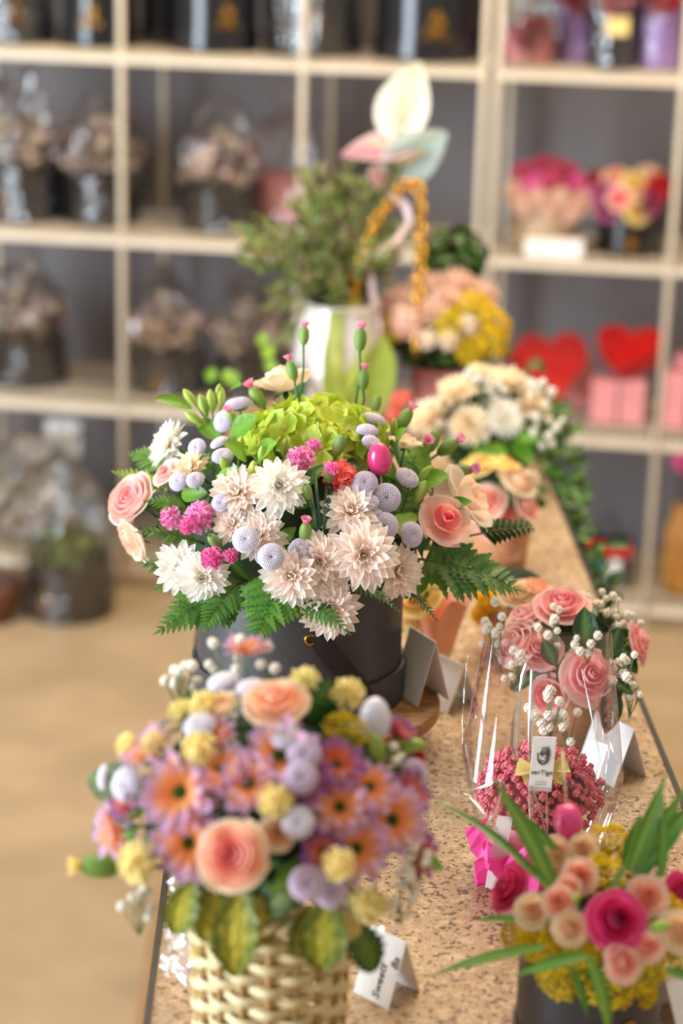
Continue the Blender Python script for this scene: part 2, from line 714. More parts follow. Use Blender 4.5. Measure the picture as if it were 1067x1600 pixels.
def ringed(rings, gs, rnd):
    """list of (mesh index, matrix) for petals set in rings of (count, elevation deg, scale, radius offset, z)"""
    outp = []
    for k, (n, el, s, ro, z) in enumerate(rings):
        off = rnd.random() * 6
        for i in range(n):
            a = off + 2 * PI * i / n + rnd.uniform(-.1, .1)
            e = math.radians(el + rnd.uniform(-6, 6))
            M = Rz(a) @ Tr(ro, 0, z) @ Ry(-e) @ Matrix.Rotation(rnd.uniform(-.15, .15), 4, 'X') @ Sc(
                s * rnd.uniform(.9, 1.07))
            outp.append((rnd.randrange(len(gs)), M))
    return outp


def stem_g(L=1.6, r=.06, col=STEMC):
    return G().tube([(0, 0, -L), (0, 0, -L * .5), (0, 0, 0)], r, 6, col)


def bumpy_dome(R, H, n, r, c1, c2):
    g = G()
    for i in range(n):
        t = (i + .5) / n
        rr = R * math.sqrt(t)
        a = i * 2.399963
        g.ico((rr * math.cos(a), rr * math.sin(a), H * (1 - t)), r, mixc(c1, c2, t))
    return g


def species(kind, pal):
    key = (kind, pal)
    if key in CACHE:
        return CACHE[key]
    rnd = random.Random(sum(ord(ch) for ch in kind + pal))
    P = []          # (part name, G, material, [matrices])
    if kind == 'mum':
        a, b, c = {'pink': (S(255, 246, 238), S(252, 222, 204), S(172, 182, 80)),
                   'white': (S(255, 252, 246), S(254, 246, 232), S(186, 208, 96)),
                   'cream': (S(254, 240, 214), S(252, 230, 196), S(210, 196, 110))}[pal]
        gs = [petal_g(.98, .15, prof_mum, .05, bb, .6, lambda t, s: mixc(b, a, .15 + t * 1.1 - .12 * (1 - abs(s))), 6, 4)
              for bb in (-.15, .25, .55)]
        rings = [(16, -4, 1, .03, 0), (16, 11, .98, .03, .03), (15, 26, .88, .03, .06), (14, 41, .74, .03, .09),
                 (12, 56, .58, .03, .10), (10, 70, .42, .03, .10), (6, 80, .28, .02, .10)]
        pl = ringed(rings, gs, rnd)
        for k in range(3):
            P.append(('petal', gs[k], 'petal', [M for i, M in pl if i == k]))
        P.append(('flower_centre', bumpy_dome(.16, .12, 30, .036, c, S(222, 214, 110)), 'fuzzy', [Tr(0, 0, .16)]))
        P.append(('stem', stem_g(1.3, .05), 'leaf', [Matrix()]))
    elif kind == 'daisy':
        cols = {'sunset': (S(246, 158, 74), S(252, 188, 134), S(208, 176, 220)),
                'dusk': (S(232, 122, 62), S(214, 122, 96), S(156, 104, 182))}[pal]

        def dc(t, s):
            c0 = mixc(cols[0], cols[1], t * 1.3)
            return mixc(c0, cols[2], max(0, (t + .14 * abs(s) - .60) / .36))
        gs = [petal_g(1.08, .185, prof_round, .0, bb, .35, dc, 7, 4) for bb in (-.25, .15, .4)]
        pl = ringed([(12, 2, 1, .05, 0), (12, 14, .97, .05, .03), (9, 28, .84, .05, .05)], gs, rnd)
        for k in range(3):
            P.append(('petal', gs[k], 'petal', [M for i, M in pl if i == k]))
        P.append(('flower_centre', bumpy_dome(.2, .11, 46, .042, S(58, 84, 22), S(96, 106, 30)), 'fuzzy', [Tr(0, 0, .08)]))
        P.append(('stem', stem_g(1.3, .05), 'leaf', [Matrix()]))
    elif kind in ('rose', 'eustoma', 'cuprose'):
        inn, mid, outc = {'pink': (S(238, 96, 130), S(248, 166, 172), S(252, 208, 204)),
                          'blush': (S(244, 128, 146), S(253, 200, 196), S(254, 228, 218)),
                          'cream': (S(250, 214, 178), S(254, 234, 212), S(254, 238, 222)),
                          'peach': (S(248, 138, 108), S(252, 192, 154), S(254, 220, 186)),
                          'coral': (S(240, 96, 118), S(250, 158, 158), S(253, 206, 192)),
                          'hot': (S(160, 4, 66), S(214, 18, 104), S(240, 84, 150)),
                          'pinkcore': (S(222, 30, 104), S(251, 178, 164), S(254, 226, 192)),
                          'salmon': (S(244, 132, 108), S(252, 188, 164), S(255, 222, 204)),
                          'ivory': (S(240, 176, 128), S(250, 218, 180), S(253, 238, 212)),
                          'red': (S(150, 8, 18), S(196, 16, 24), S(214, 30, 34)),
                          'magenta': (S(190, 30, 90), S(226, 70, 130), S(236, 110, 150)),
                          'yellow': (S(240, 196, 70), S(246, 216, 110), S(250, 230, 150)),
                          'plum': (S(120, 20, 80), S(168, 60, 120), S(190, 90, 140))}[pal]
        if kind == 'rose':
            layers = [(2, .02, .10, .07, .52, 210, .36), (3, .04, .19, .17, .58, 160, .28), (3, .06, .31, .31, .60, 150, .20),
                      (4, .08, .46, .52, .58, 128, .13), (5, .10, .60, .76, .54, 112, .05), (5, .10, .70, 1.0, .42, 100, 0)]
        elif kind == 'cuprose':
            layers = [(2, .02, .12, .09, .46, 210, .24), (3, .05, .24, .23, .50, 160, .22), (3, .08, .40, .41, .56, 150, .19),
                      (4, .10, .57, .60, .64, 130, .12), (5, .12, .72, .82, .72, 118, .02), (4, .12, .80, 1.0, .60, 104, -.04)]
        else:
            layers = [(3, .03, .2, .22, .60, 160, .28), (4, .06, .42, .55, .62, 130, .14), (5, .08, .6, 1.0, .62, 105, 0)]
        nl = len(layers)
        for k, (n, r0, r1, r2, h, span, z0) in enumerate(layers):
            f = k / (nl - 1)
            curl = max(0, f - .45) * .26
            cc = mixc(inn, mid, f * 2) if f < .5 else mixc(mid, outc, f * 2 - 1)

            def fn(u, v, n=n, r0=r0, r1=r1, r2=r2, h=h, span=span, z0=z0, curl=curl):
                s = v * 2 - 1
                r = (1 - u) ** 2 * r0 + 2 * u * (1 - u) * (r1 * 1.35) + u * u * r2
                e = max(0, (u - .72) / .28)
                r = r * (1 + .05 * s) + curl * e * e * .5
                z = z0 + h * u * (1 - .22 * abs(s) ** 3.5) - curl * e * e * .9 + .03 * math.sin(s * 7 + k * 2) * e
                a = math.radians(span / 2) * s * (.55 + .45 * min(1, u * 2.2))
                return (r * math.cos(a), r * math.sin(a), z)
            gg = G().grid(7, 8, fn, lambda u, v, cc=cc: mixc(mixc(cc, outc, max(0, (u - .5)) * .5), mixc(outc, (1, .93, .9), .35 if pal not in ('hot', 'red', 'plum', 'magenta') else .12), max(0, (u - .8)) * 3.2))
            P.append(('petal', gg, 'petal', [Rz(2 * PI * i / n + k * 1.1 + rnd.uniform(-.12, .12)) @
                                             Ry(rnd.uniform(-.04, .04)) for i in range(n)]))
        sep = petal_g(.6, .11, prof_point, -.2, -.9, .3, lambda t, s: GREEN, 4, 2)
        P.append(('sepal', sep, 'leaf', [Rz(i * 2 * PI / 5) for i in range(5)]))
        P.append(('stem', stem_g(1.2, .07), 'leaf', [Matrix()]))
    elif kind == 'carnation':
        a, b = {'pink': (S(248, 132, 196), S(254, 184, 224)), 'hotpink': (S(242, 92, 172), S(252, 150, 206)),
                'salmon': (S(248, 112, 100), S(254, 160, 146)), 'yellow': (S(253, 232, 132), S(255, 246, 190)),
                'purple': (S(206, 72, 160), S(240, 170, 214)), 'peach': (S(253, 214, 194), S(255, 234, 218)),
                'red': (S(190, 16, 24), S(214, 40, 40)), 'cream': (S(252, 234, 210), S(255, 246, 230)),
                'magenta': (S(216, 70, 112), S(238, 124, 156)), 'dusky': (S(190, 120, 124), S(214, 150, 150)), 'yellowdeep': (S(240, 190, 30), S(250, 214, 70))}[pal]
        gs = [petal_g(.62, .30, prof_fan, .1, bb, .2, lambda t, s: mixc(a, b, (t - .45) * 1.9 + .2 * math.sin(s * 14)), 4, 6, .1, wf, sd)
              for bb, wf, sd in ((-.3, 3.1, 0), (.2, 3.8, 2), (.5, 2.7, 4))]
        J = G()

        def dome_fn(u, v):
            th, az = u * 1.75, v * 2 * PI
            q = .66 * (1 + .13 * math.sin(az * 6 + 5 * u) * math.sin(th) + .1 * math.sin(th * 9 + 2 * math.sin(az * 3)))
            return (q * math.sin(th) * math.cos(az), -q * math.sin(th) * math.sin(az), q * math.cos(th) * .8)
        J.grid(12, 36, dome_fn, lambda u, v: mixc(a, b, .5 + .5 * math.sin(v * 12 * PI + 5 * u)), True)
        for k in range(46):
            t = (k + .5) / 46
            th = math.acos(1 - 1.25 * t)
            az = k * 2.399963
            nn = Vector((math.sin(th) * math.cos(az), math.sin(th) * math.sin(az), math.cos(th) * .85))
            lean = (nn + Vector((rnd.uniform(-.5, .5), rnd.uniform(-.5, .5), rnd.uniform(-.2, .4)))).normalized()
            J.merge(gs[k % 3], along(nn * .42, nn * .42 + lean, Vector((rnd.uniform(-1, 1), rnd.uniform(-1, 1), rnd.uniform(0, 1)))) @ Sc(rnd.uniform(.75, .98)))
        P.append(('petals', J, 'petal', [Matrix()]))
        P.append(('calyx', G().lathe([(.07, -.95), (.2, -.85), (.26, -.4), (.3, 0), (.22, .12)], 10, S(110, 150, 84)), 'leaf', [Matrix()]))
        P.append(('stem', G().tube([(0, 0, -2), (0, 0, -.85)], .06, 6, S(96, 136, 92)), 'leaf', [Matrix()]))
    elif kind == 'button':
        a, b = {'lilac': (S(226, 214, 238), S(250, 244, 246)), 'pale': (S(236, 228, 242), S(254, 250, 248)),
                'mauve': (S(226, 202, 228), S(246, 230, 240))}[pal]
        g = G()
        g.lathe([(.02, -.42), (.55, -.34), (.86, -.08), (.93, .12), (.78, .32), (.45, .36), (.2, .24), (.0, .16)], 18, tuple(q * .75 for q in a))
        n = 210
        for i in range(n):
            t = (i + .5) / n
            th = math.acos(1 - 1.22 * t)
            az = i * 2.399963
            rr, zz = math.sin(th), math.cos(th)
            dip = max(0, .28 - rr) * 1.1
            pos = Vector((rr * .95 * math.cos(az), rr * .95 * math.sin(az), zz * .42 - dip))
            nn = Vector((rr * math.cos(az), rr * math.sin(az), zz * 1.1)).normalized()
            col = mixc(b, a, min(1, max(0, (rr - .2) / .6)))
            x = nn.orthogonal().normalized()
            y = nn.cross(x)
            q = .047 + .02 * min(1, rr)
            tip = mixc(col, (1, 1, 1), .35)
            vs = [pos + x * q, pos + y * q, pos - x * q, pos - y * q,
                  pos + nn * .15 + x * q * .6, pos + nn * .15 + y * q * .6, pos + nn * .15 - x * q * .6, pos + nn * .15 - y * q * .6]
            g.put(vs, [(0, 1, 5, 4), (1, 2, 6, 5), (2, 3, 7, 6), (3, 0, 4, 7), (4, 5, 6, 7)], [col] * 4 + [tip] * 4)
        P.append(('florets', g, 'fuzzy', [Matrix()]))
        P.append(('flower_centre', G().lathe([(.085, .16), (.06, .24), (0, .2)], 8, S(96, 92, 60)), 'fuzzy', [Matrix()]))
        P.append(('calyx', G().lathe([(.08, -.5), (.5, -.42), (.62, -.3)], 10, GREEN), 'leaf', [Matrix()]))
        P.append(('stem', stem_g(1.9, .085, S(92, 128, 62)), 'leaf', [Tr(0, 0, -.35)]))
    elif kind == 'bud':            # unit: half width of the bud is 1, along +z, tip petals on top
        tipc, tip2, gc = {'pink': (S(238, 112, 170), S(252, 190, 212), S(112, 158, 70)),
                          'purple': (S(206, 84, 170), S(246, 200, 226), S(112, 158, 70)),
                          'yellow': (S(248, 222, 110), S(252, 238, 170), S(110, 160, 60)),
                          'green': (S(150, 180, 90), S(190, 200, 120), S(122, 164, 84))}[pal]
        P.append(('calyx', G().lathe([(.25, -1.9), (.62, -1.6), (.95, -.7), (1.0, .1), (.86, 1.0), (.6, 1.5), (.3, 1.7)], 12,
                                     lambda u, v: mixc(gc, mixc(gc, S(210, 220, 130), .5), .5 + .5 * math.sin(v * 6 * PI * 2))), 'leaf', [Matrix()]))
        if pal != 'green':
            g = G()
            for k in range(9):
                a = k * 2.4
                pg = petal_g(1.7, .55, prof_fan, 1.45, 1.2 - .5 * (k % 3) / 2, .2, lambda t, s: mixc(tipc, tip2, t * 1.2 - .3), 4, 4, .1, 3, k)
                g.merge(pg, Rz(a) @ Tr(.2, 0, 1.0))
            P.append(('tip_petals', g, 'petal', [Matrix()]))
        P.append(('stem', G().tube([(0, 0, -6), (0, 0, -3.5), (0, 0, -1.6)], .2, 6, S(92, 140, 88)), 'leaf', [Matrix()]))
    elif kind == 'lime':           # alstroemeria style lime bud, unit half width
        g = G().lathe([(.2, -2.0), (.5, -1.5), (.82, -.3), (.86, .6), (.6, 1.5), (.2, 2.1), (.05, 2.25)], 12,
                      lambda u, v: mixc(S(150, 186, 60), S(214, 226, 120), .5 + .5 * math.sin(v * 3 * 2 * PI)))
        P.append(('bud', g, 'leaf', [Matrix()]))
        P.append(('stem', G().tube([(0, 0, -5), (0, 0, -1.3)], .18, 6, S(120, 160, 50)), 'leaf', [Matrix()]))
    elif kind == 'egg':
        def er(z):
            return math.sqrt(max(0, 1 - z * z)) * (1 - .13 * z)
        pr = [(er(-math.cos(i * PI / 16)) * 1.0, -math.cos(i * PI / 16) * 1.38) for i in range(17)]
        P.append(('shell', G().lathe(pr, 24), 'egg_pink' if pal == 'pink' else 'egg_pearl', [Matrix()]))
        P.append(('stick', G().tube([(0, 0, -5), (0, 0, -1.3)], .07, 6), 'straw', [Matrix()]))
    elif kind == 'yarrow':
        a, b = {'yellow': (S(214, 178, 20), S(246, 216, 60)), 'olive': (S(170, 150, 24), S(222, 194, 50))}[pal]
        g = G()
        for i in range(120):
            t = (i + .5) / 120
            rr = math.sqrt(t)
            az = i * 2.399963
            z = .45 * (1 - t) + rnd.uniform(-.1, .12)
            rad = rnd.uniform(.06, .1)
            g.ico((rr * math.cos(az), rr * math.sin(az), z), rad, mixc(a, b, rnd.random()))
        P.append(('florets', g, 'fuzzy', [Matrix()]))
        gb = G()
        for i in range(9):
            az = i * .7
            gb.tube([(0, 0, -.7), (.75 * math.cos(az), .75 * math.sin(az), .08)], .035, 5, S(120, 140, 50))
        gb.tube([(0, 0, -1.8), (0, 0, -.6)], .06, 6, S(110, 130, 50))
        P.append(('stem', gb, 'leaf', [Matrix()]))
    meshes = []
    for nm, gg, mat, Ms in P:
        me = gg.mesh(nm, mat)
        meshes.append((nm, gg, mat, me, Ms))
    CACHE[key] = meshes
    return meshes


JOIN = {}


def joined(kind, pal, keep=('stem', 'flower_centre', 'calyx', 'tip_petals', 'stick', 'florets', 'shell', 'bud', 'petals')):
    """petals of a far flower joined into one mesh"""
    key = (kind, pal)
    if key not in JOIN:
        J = G()
        rest = []
        for nm, gg, mat, me, Ms in species(kind, pal):
            if nm == 'petal':
                for M in Ms:
                    J.merge(gg, M)
            elif nm != 'sepal':
                rest.append((nm, me, Ms))
        if J.v:
            rest.insert(0, ('petals', J.mesh('petals', 'petal'), [Matrix()]))
        JOIN[key] = rest
    return JOIN[key]


NAMES = {'cuprose': 'rose', 'mum': 'chrysanthemum', 'daisy': 'daisy', 'rose': 'rose', 'eustoma': 'lisianthus', 'carnation': 'spray_carnation',
         'button': 'button_chrysanthemum', 'bud': 'carnation_bud', 'lime': 'lime_bud', 'egg': 'decorative_egg', 'yarrow': 'yarrow_cluster'}
CATS = {'egg': 'egg', 'bud': 'bud', 'lime': 'bud'}
WORD = {('mum', 'pink'): 'pale pink chrysanthemum', ('mum', 'white'): 'white chrysanthemum with green heart', ('mum', 'cream'): 'cream chrysanthemum',
        ('daisy', 'sunset'): 'orange daisy with lilac petal tips', ('daisy', 'dusk'): 'dark orange daisy with violet tips',
        ('button', 'lilac'): 'lilac button flower', ('button', 'pale'): 'pale lilac button flower', ('button', 'mauve'): 'mauve button flower',
        ('egg', 'pink'): 'glossy pink egg', ('egg', 'pearl'): 'pearly white egg'}
COLN = {'hot': 'deep magenta', 'hotpink': 'bright pink', 'yellowdeep': 'golden yellow', 'pinkcore': 'peach rose with pink heart', 'olive': 'golden'}
WHERE = {}


def words(kind, pal):
    if (kind, pal) in WORD:
        return WORD[(kind, pal)]
    c = COLN.get(pal, pal)
    kind = 'rose' if kind == 'cuprose' else kind
    if kind == 'rose' and 'rose' in c:
        return c
    return c + ' ' + {'rose': 'rose', 'eustoma': 'open lisianthus', 'carnation': 'ruffled carnation', 'bud': 'carnation bud',
                      'lime': 'lime bud', 'yarrow': 'yarrow cluster'}[kind]


def hit(px, py, dome):
    Cn, rad = dome
    d = ray(px, py)
    q = Vector([(CAM[i] - Cn[i]) / rad[i] for i in range(3)])
    e = Vector([d[i] / rad[i] for i in range(3)])
    A, B, D = e.dot(e), q.dot(e), q.dot(q) - 1
    disc = B * B - A * D
    t = (-B - math.sqrt(disc)) / A if disc > 0 else -B / A
    s = q + e * t
    p = CAM + d * t
    n = Vector([s[i] / rad[i] for i in range(3)]).normalized()
    return p, n


TOC = -FW


def camvec(f):
    return (RT * f[0] + UP * f[1] + TOC * f[2]).normalized()


def flower(kind, pal, px, py, rpx, dome, where, group, face=None, detail=True, note=None, lift=0.0, word=None):
    p, n = hit(px, py, dome)
    if face is not None:
        n = camvec(face)
    else:
        n = (n + Vector((0, 0, .15)) + TOC * .55).normalized()
    d = depth_of(p)
    if lift:
        p = p - (p - CAM) / d * lift
        d = depth_of(p)
    r = rpx * d / F
    root = link(NAMES[kind], None)
    root.empty_display_size = .01
    root.matrix_basis = frame(p, n, r, random.uniform(0, 6.28) if kind not in ('bud', 'egg', 'lime') else 0)
    if detail:
        for nm, gg, mat, me, Ms in species(kind, pal):
            for M in Ms:
                o = link(nm, me, root, M)
                if nm == 'florets':
                    o['kind'] = 'stuff'
    else:
        for nm, me, Ms in joined(kind, pal):
            for M in Ms:
                o = link(nm, me, root, M)
                if nm == 'florets':
                    o['kind'] = 'stuff'
    register(root, word or words(kind, pal), where, px, group, CATS.get(kind, 'flower'), note)
    return root


def leaf_g(w=.22, fold=.25, bend=.4, c1=GREEN, c2=None, nl=8, serr=0):
    c2 = c2 or mixc(c1, S(150, 190, 90), .35)

    def pr(t):
        e = math.sin(PI * min(1, t * .97 + .02)) ** .8
        return e * (1 + (serr * (.5 - abs((t * 14) % 1 - .5)) if serr else 0))
    return petal_g(1, w, pr, bend * .5, -bend, fold, lambda t, s: mixc(c2, c1, min(1, abs(s) * 3)), nl, 4)


LEAVES = {}


def leaf_mesh(key, **kw):
    if key not in LEAVES:
        LEAVES[key] = leaf_g(**kw).mesh('leaf', 'leaf')
    return LEAVES[key]


def leaf(a, b, n, key, label_phrase, where, group, wide=1.0, name='leaf', note=None, px=0, **kw):
    """one broad leaf from a to b (world) as a thing"""
    M = along(a, b, n)
    L = (Vector(b) - Vector(a)).length
    o = link(name, leaf_mesh(key, **kw), None, M @ Sc((L, L * wide, L)))
    register(o, label_phrase, where, px, group, 'leaf', note)
    return o


def pinna_g(c):
    """toothed fern leaflet, unit length along x"""
    def pr(t):
        tooth = 1 - .55 * ((t * 7.0) % 1.0)
        return max(.03, (1 - t) ** .75 * (.35 + .65 * min(1, t * 5))) * tooth
    return petal_g(1, .27, pr, .1, -.25, .15, lambda t, s: mixc(mixc(c, S(150, 180, 90), .3), c, min(1, abs(s) * 4)), 28, 2)


PIN = {}


def fern(pa, da, pb, db, where, note=None, group='fern fronds', n=13, col=S(64, 126, 42), up=(0, 0, 1), wid=.36, sag=.1, px=None, start=.18, phrase='green fern frond'):
    """frond from pixel pa at depth da to pixel pb at depth db; each leaflet a part"""
    a, b = atd(*pa, da), atd(*pb, db)
    if col not in PIN:
        PIN[col] = pinna_g(col).mesh('leaflet', 'leaf')
    root = link('fern_frond', None, None, along(a, b, up))
    L = (b - a).length
    root.empty_display_size = .01

    def mid(t):
        return Vector((t * L, 0, L * sag * math.sin(PI * t)))
    g = G().tube([mid(i / 10) for i in range(11)], [max(.0004, .0014 * (1 - i / 11)) for i in range(11)], 5, mixc(col, S(120, 110, 60), .4))
    part('rachis', g, 'leaf', root)
    for i in range(n):
        t = start + (1 - start) * i / n
        ln = L * wid * (1 - t) ** .8 * (1.05 if i else .9) + L * .03
        for s in (1, -1):
            an = s * math.radians(62 - 22 * t)
            M = Tr(*mid(t)) @ Rz(an) @ Matrix.Rotation(random.uniform(-.25, .25), 4, 'X') @ Ry(random.uniform(-.1, .2)) @ Sc((ln, ln * 1.15, ln))
            link('leaflet', PIN[col], root, M)
    M = Tr(*mid(.97)) @ Sc(L * .09)
    link('leaflet', PIN[col], root, M)
    register(root, phrase, where, px if px is not None else pb[0], group, 'fern', note)
    return root


BALL = {}


def sprig(px, py, spread, n, bpx, depth, where, group, col='white', down=(0, -1.2, -.4), word='white gypsophila sprig', note=None, flat=1.0):
    """baby's breath: little balls on thin branching stalks"""
    c0 = atd(px, py, depth)
    k = depth / F
    root = link('gypsophila_sprig', None)
    base = c0 + (RT * down[0] + UP * down[1] + TOC * down[2]) * (spread * k * 1.3)
    root.matrix_basis = Tr(*base)
    root.empty_display_size = .01
    if col not in BALL:
        cc = {'white': S(250, 244, 228), 'pinkdry': S(206, 92, 112)}[col]
        g = G()
        rr = random.Random(3)
        for i in range(16):
            t = (i + .5) / 16
            z = 1 - 2 * t
            a = i * 2.399963
            q = math.sqrt(1 - z * z)
            g.ico((.62 * q * math.cos(a), .62 * q * math.sin(a), .62 * z), .4, mixc(cc, tuple(x * .8 for x in cc), rr.random() * .5))
        BALL[col] = g.mesh('floret', 'fuzzy')
    gs = G()
    for i in range(n):
        while True:
            v = Vector((random.uniform(-1, 1), random.uniform(-1, 1), random.uniform(-1, 1)))
            if v.length < 1:
                break
        q = RT * v.x + UP * v.y * flat + TOC * v.z * .8
        p = c0 + q * (spread * k) - base
        link('floret', BALL[col], root, Tr(*p) @ Sc(bpx * k * random.uniform(.75, 1.15)))
        mid_ = p * .5 + Vector((random.uniform(-1, 1), random.uniform(-1, 1), 0)) * (spread * k * .08)
        gs.tube([(0, 0, 0), mid_, p], .0005, 4, S(120, 140, 84))
    part('stalks', gs, 'leaf', root)
    register(root, word, where, px, group, 'flower', note)
    return root


def foliage(name, dome, n, L, cols, label, cat='foliage', half=True, w=.25, shrink=.93):
    """uncountable leaves between the blooms"""
    Cn, rad = dome
    g = G()
    protos = [leaf_g(w, .25, .5, c) for c in cols]
    for i in range(n):
        z = random.uniform(-.35 if half else -1, 1)
        a = random.uniform(0, 2 * PI)
        q = math.sqrt(1 - z * z)
        d = Vector((q * math.cos(a), q * math.sin(a), z))
        p = Vector([d[i] * rad[i] * shrink * random.uniform(.8, 1.0) for i in range(3)])
        n_ = (d + Vector((random.uniform(-.6, .6), random.uniform(-.6, .6), random.uniform(-.3, .6)))).normalized()
        side = n_.orthogonal().normalized()
        side = (Matrix.Rotation(random.uniform(0, 6.28), 3, n_) @ side)
        dirv = (side + d * .5).normalized()
        M = along(p - dirv * L * .5, p + dirv, n_)
        s = L * random.uniform(.6, 1.2)
        g.merge(random.choice(protos), M @ Sc(s))
    o = link(name, g.mesh(name, 'leaf'), None, Tr(*Cn))
    tag(o, label, cat, kind='stuff')
    return o


def foam(dome, label, s=.78):
    Cn, rad = dome
    g = G().ball((0, 0, 0), 1, (1, 1, 1), 10, 16, tuple(r * s for r in rad))
    o = link('floral_foam', g.mesh('floral_foam', 'foam'), None, Tr(*Cn))
    tag(o, label, 'foam')
    return o


def tent_card(c, w, h, spread, yaw, label, text=None, group='white price cards', z=None):
    """folded card standing on its two long edges; text lines on the front face"""
    root = link('price_card', None, None, Tr(*c) @ Rz(yaw))
    tk = .0006
    for s in (-1, 1):
        g = G()
        a = [(-w / 2, s * spread, 0), (w / 2, s * spread, 0), (w / 2, 0, h), (-w / 2, 0, h)]
        nn = Vector((0, s * h, spread)).normalized() * tk
        vs = [Vector(p) for p in a] + [Vector(p) - nn for p in a]
        g.put(vs, [(0, 1, 2, 3), (7, 6, 5, 4), (0, 4, 5, 1), (1, 5, 6, 2), (2, 6, 7, 3), (3, 7, 4, 0)], (1, 1, 1))
        pn = part('card_panel', g, 'white_card', root, None, False)
        front = pn if s == -1 else front
    if text:
        tilt = math.atan2(h, spread)
        for i, (tx, x, zz, size, rot) in enumerate(text):
            M = Tr(0, -spread, 0) @ Matrix.Rotation(tilt, 4, 'X') @ Tr(x, zz, .0006) @ Rz(rot)
            link('lettering', text_mesh(tx, size, 'ink', 'LEFT', .25), front, M)
    tag(root, label, 'card', group)
    return root


# ------------------------------------------------------------------ hat boxes
def emblem_g(r):
    """rose emblem: nested crescents"""
    g = G()
    for k in range(4):
        R = r * (1 - k * .24)
        pts = []
        for i in range(15):
            a = PI * (1.05 + k * .3) + i / 14 * PI * 1.45
            pts.append((R * math.cos(a) * .8, 0, R * math.sin(a)))
        g.tube(pts, r * .055, 5)
    g.ball((0, 0, 0), r * .1, nu=4, nv=6)
    for s in (-1, 1):
        g.tube([(0, 0, -r), (s * r * .5, 0, -r * 1.2), (s * r * .9, 0, -r * .8)], r * .06, 5)
    return g


EMB = emblem_g(1.0).mesh('emblem', 'gold')
HB = {}


def hat_box(c, r, h, label, emblem_yaw=None, mat='black_paper_glossy', lid='base', group=None, ribbon=None, name='hat_box', emblem_s=.2, cat='box', ez=.42):
    root = link(name, None, None, Tr(*c))
    lh = h * .22
    key = (round(r, 3), round(h, 3), mat, lid)
    if key not in HB:
        bt = r * .03
        if lid == 'base':
            body = G().lathe([(0, .002), (r * .975, .002), (r * .975, h), (r * .93, h), (r * .93, h * .82), (0, h * .82)], 48)
            ld = G().lathe([(0, 0), (r * 1.005, 0), (r * 1.02, .001), (r * 1.02, lh), (r * .985, lh)], 48)
        else:
            body = G().lathe([(0, 0), (r, 0), (r, h), (r * .94, h), (r * .94, h * .8), (0, h * .8)], 48)
            ld = None
        HB[key] = (body.mesh('body', mat), ld.mesh('lid', mat) if ld else None)
        for me in HB[key]:
            if me:
                me.set_sharp_from_angle(angle=.6)
    b, l = HB[key]
    link('body', b, root)
    if l:
        link('base_lid', l, root)
    if emblem_yaw is not None:
        s = r * emblem_s
        # the emblem bends with the box: put on the tangent, a hair proud
        d = Vector((math.sin(emblem_yaw), -math.cos(emblem_yaw), 0))
        link('emblem', EMB, root, Tr(*(d * (r * 1.0) + Vector((0, 0, h * ez)))) @ Rz(emblem_yaw) @ Sc(s))
        link('lettering', text_mesh('VERTIGE', s * .8, 'gold', 'CENTER', 0, .0004), root, Tr(*(d * (r * 1.03) + Vector((0, 0, h * ez - s * 1.75)))) @ Rz(emblem_yaw) @ Matrix.Rotation(PI / 2, 4, 'X'))
    if label:
        tag(root, label, cat, group)
    return root



def wrap(c, prof, label, seed, group='clear film wraps on the shelves', mat='cellophane_crinkled', n=13, jit=.12, name='film_wrap', squash=1.0, yaw=0.0, cat='wrapping'):
    """crinkled clear film standing round a bouquet: rings of (radius, height)"""
    rr = random.Random(seed)
    g = G()
    K = len(prof)
    lean = (rr.uniform(-.25, .25), rr.uniform(-.25, .25))
    pleat = [1 + rr.uniform(-.25, .25) for _ in range(n)]
    peak = [rr.uniform(-.35, .65) for _ in range(n)]

    def fn(u, v):
        r, z = prof[int(round(u * (K - 1)))]
        k = int(round(v * n)) % n
        a = v * 2 * PI + rr.uniform(-.08, .08)
        low = min(1, u * 2.2)
        q = r * (1 + low * ((pleat[k] - 1) + rr.uniform(-jit, jit)) + (1 - low) * .02)
        zz = z + u * u * peak[k] * prof[0][0] * .9 + low * rr.uniform(-.3, .3) * r * jit
        return (q * math.cos(a) + lean[0] * low * z * .5, q * math.sin(a) * squash + lean[1] * low * z * .3, zz)
    g.grid(K - 1, n, fn, (1, 1, 1), True)
    o = link(name, g.mesh(name, mat, False), None, Tr(*c) @ Rz(yaw))
    tag(o, label, cat, group)
    return o


# ================================================================== main bouquet in the black hat box
STZ = TZ + .045
sc0 = atz(500, 1086, STZ)
rs = 188 * depth_of(sc0) / F
st = link('round_wooden_stand', None, None, Tr(sc0.x, sc0.y, TZ))
part('board', G().lathe([(0, .031), (rs * .97, .031), (rs, .034), (rs, .042), (rs * .98, .045), (0, .045)], 64), 'oak', st)
part('pedestal', G().lathe([(0, 0), (.06, 0), (.058, .006), (.035, .014), (.035, .026), (.05, .031), (0, .031)], 32), 'oak', st)
tag(st, 'round brown wooden stand under the large black hat box', 'stand')

mb = atz(466, 1073, STZ)
MR, MH = .0965, .15
mbox = hat_box(mb, MR, MH, 'large matte black hat box with ribbon in the middle of the counter', None, 'black_paper')
# gold eyelet and hanging ribbon on the front
ey = math.radians(7)
d = Vector((math.sin(ey), -math.cos(ey), 0))
g = G()
g.tube([(.0045 * math.cos(a), 0, .0045 * math.sin(a)) for a in [i * PI / 6 for i in range(12)]], .0011, 6, closed=True)
part('eyelet', g, 'gold', mbox, Tr(*(d * (MR * .985) + Vector((0, 0, .083)))) @ Rz(ey))
g = G()
rb = []
for i in range(13):
    t = i / 12
    a = ey + t * .72
    rb.append((a, .083 - .05 * t - .035 * t * t, MR * (.99 + .035 * math.sin(t * PI) + .05 * t)))


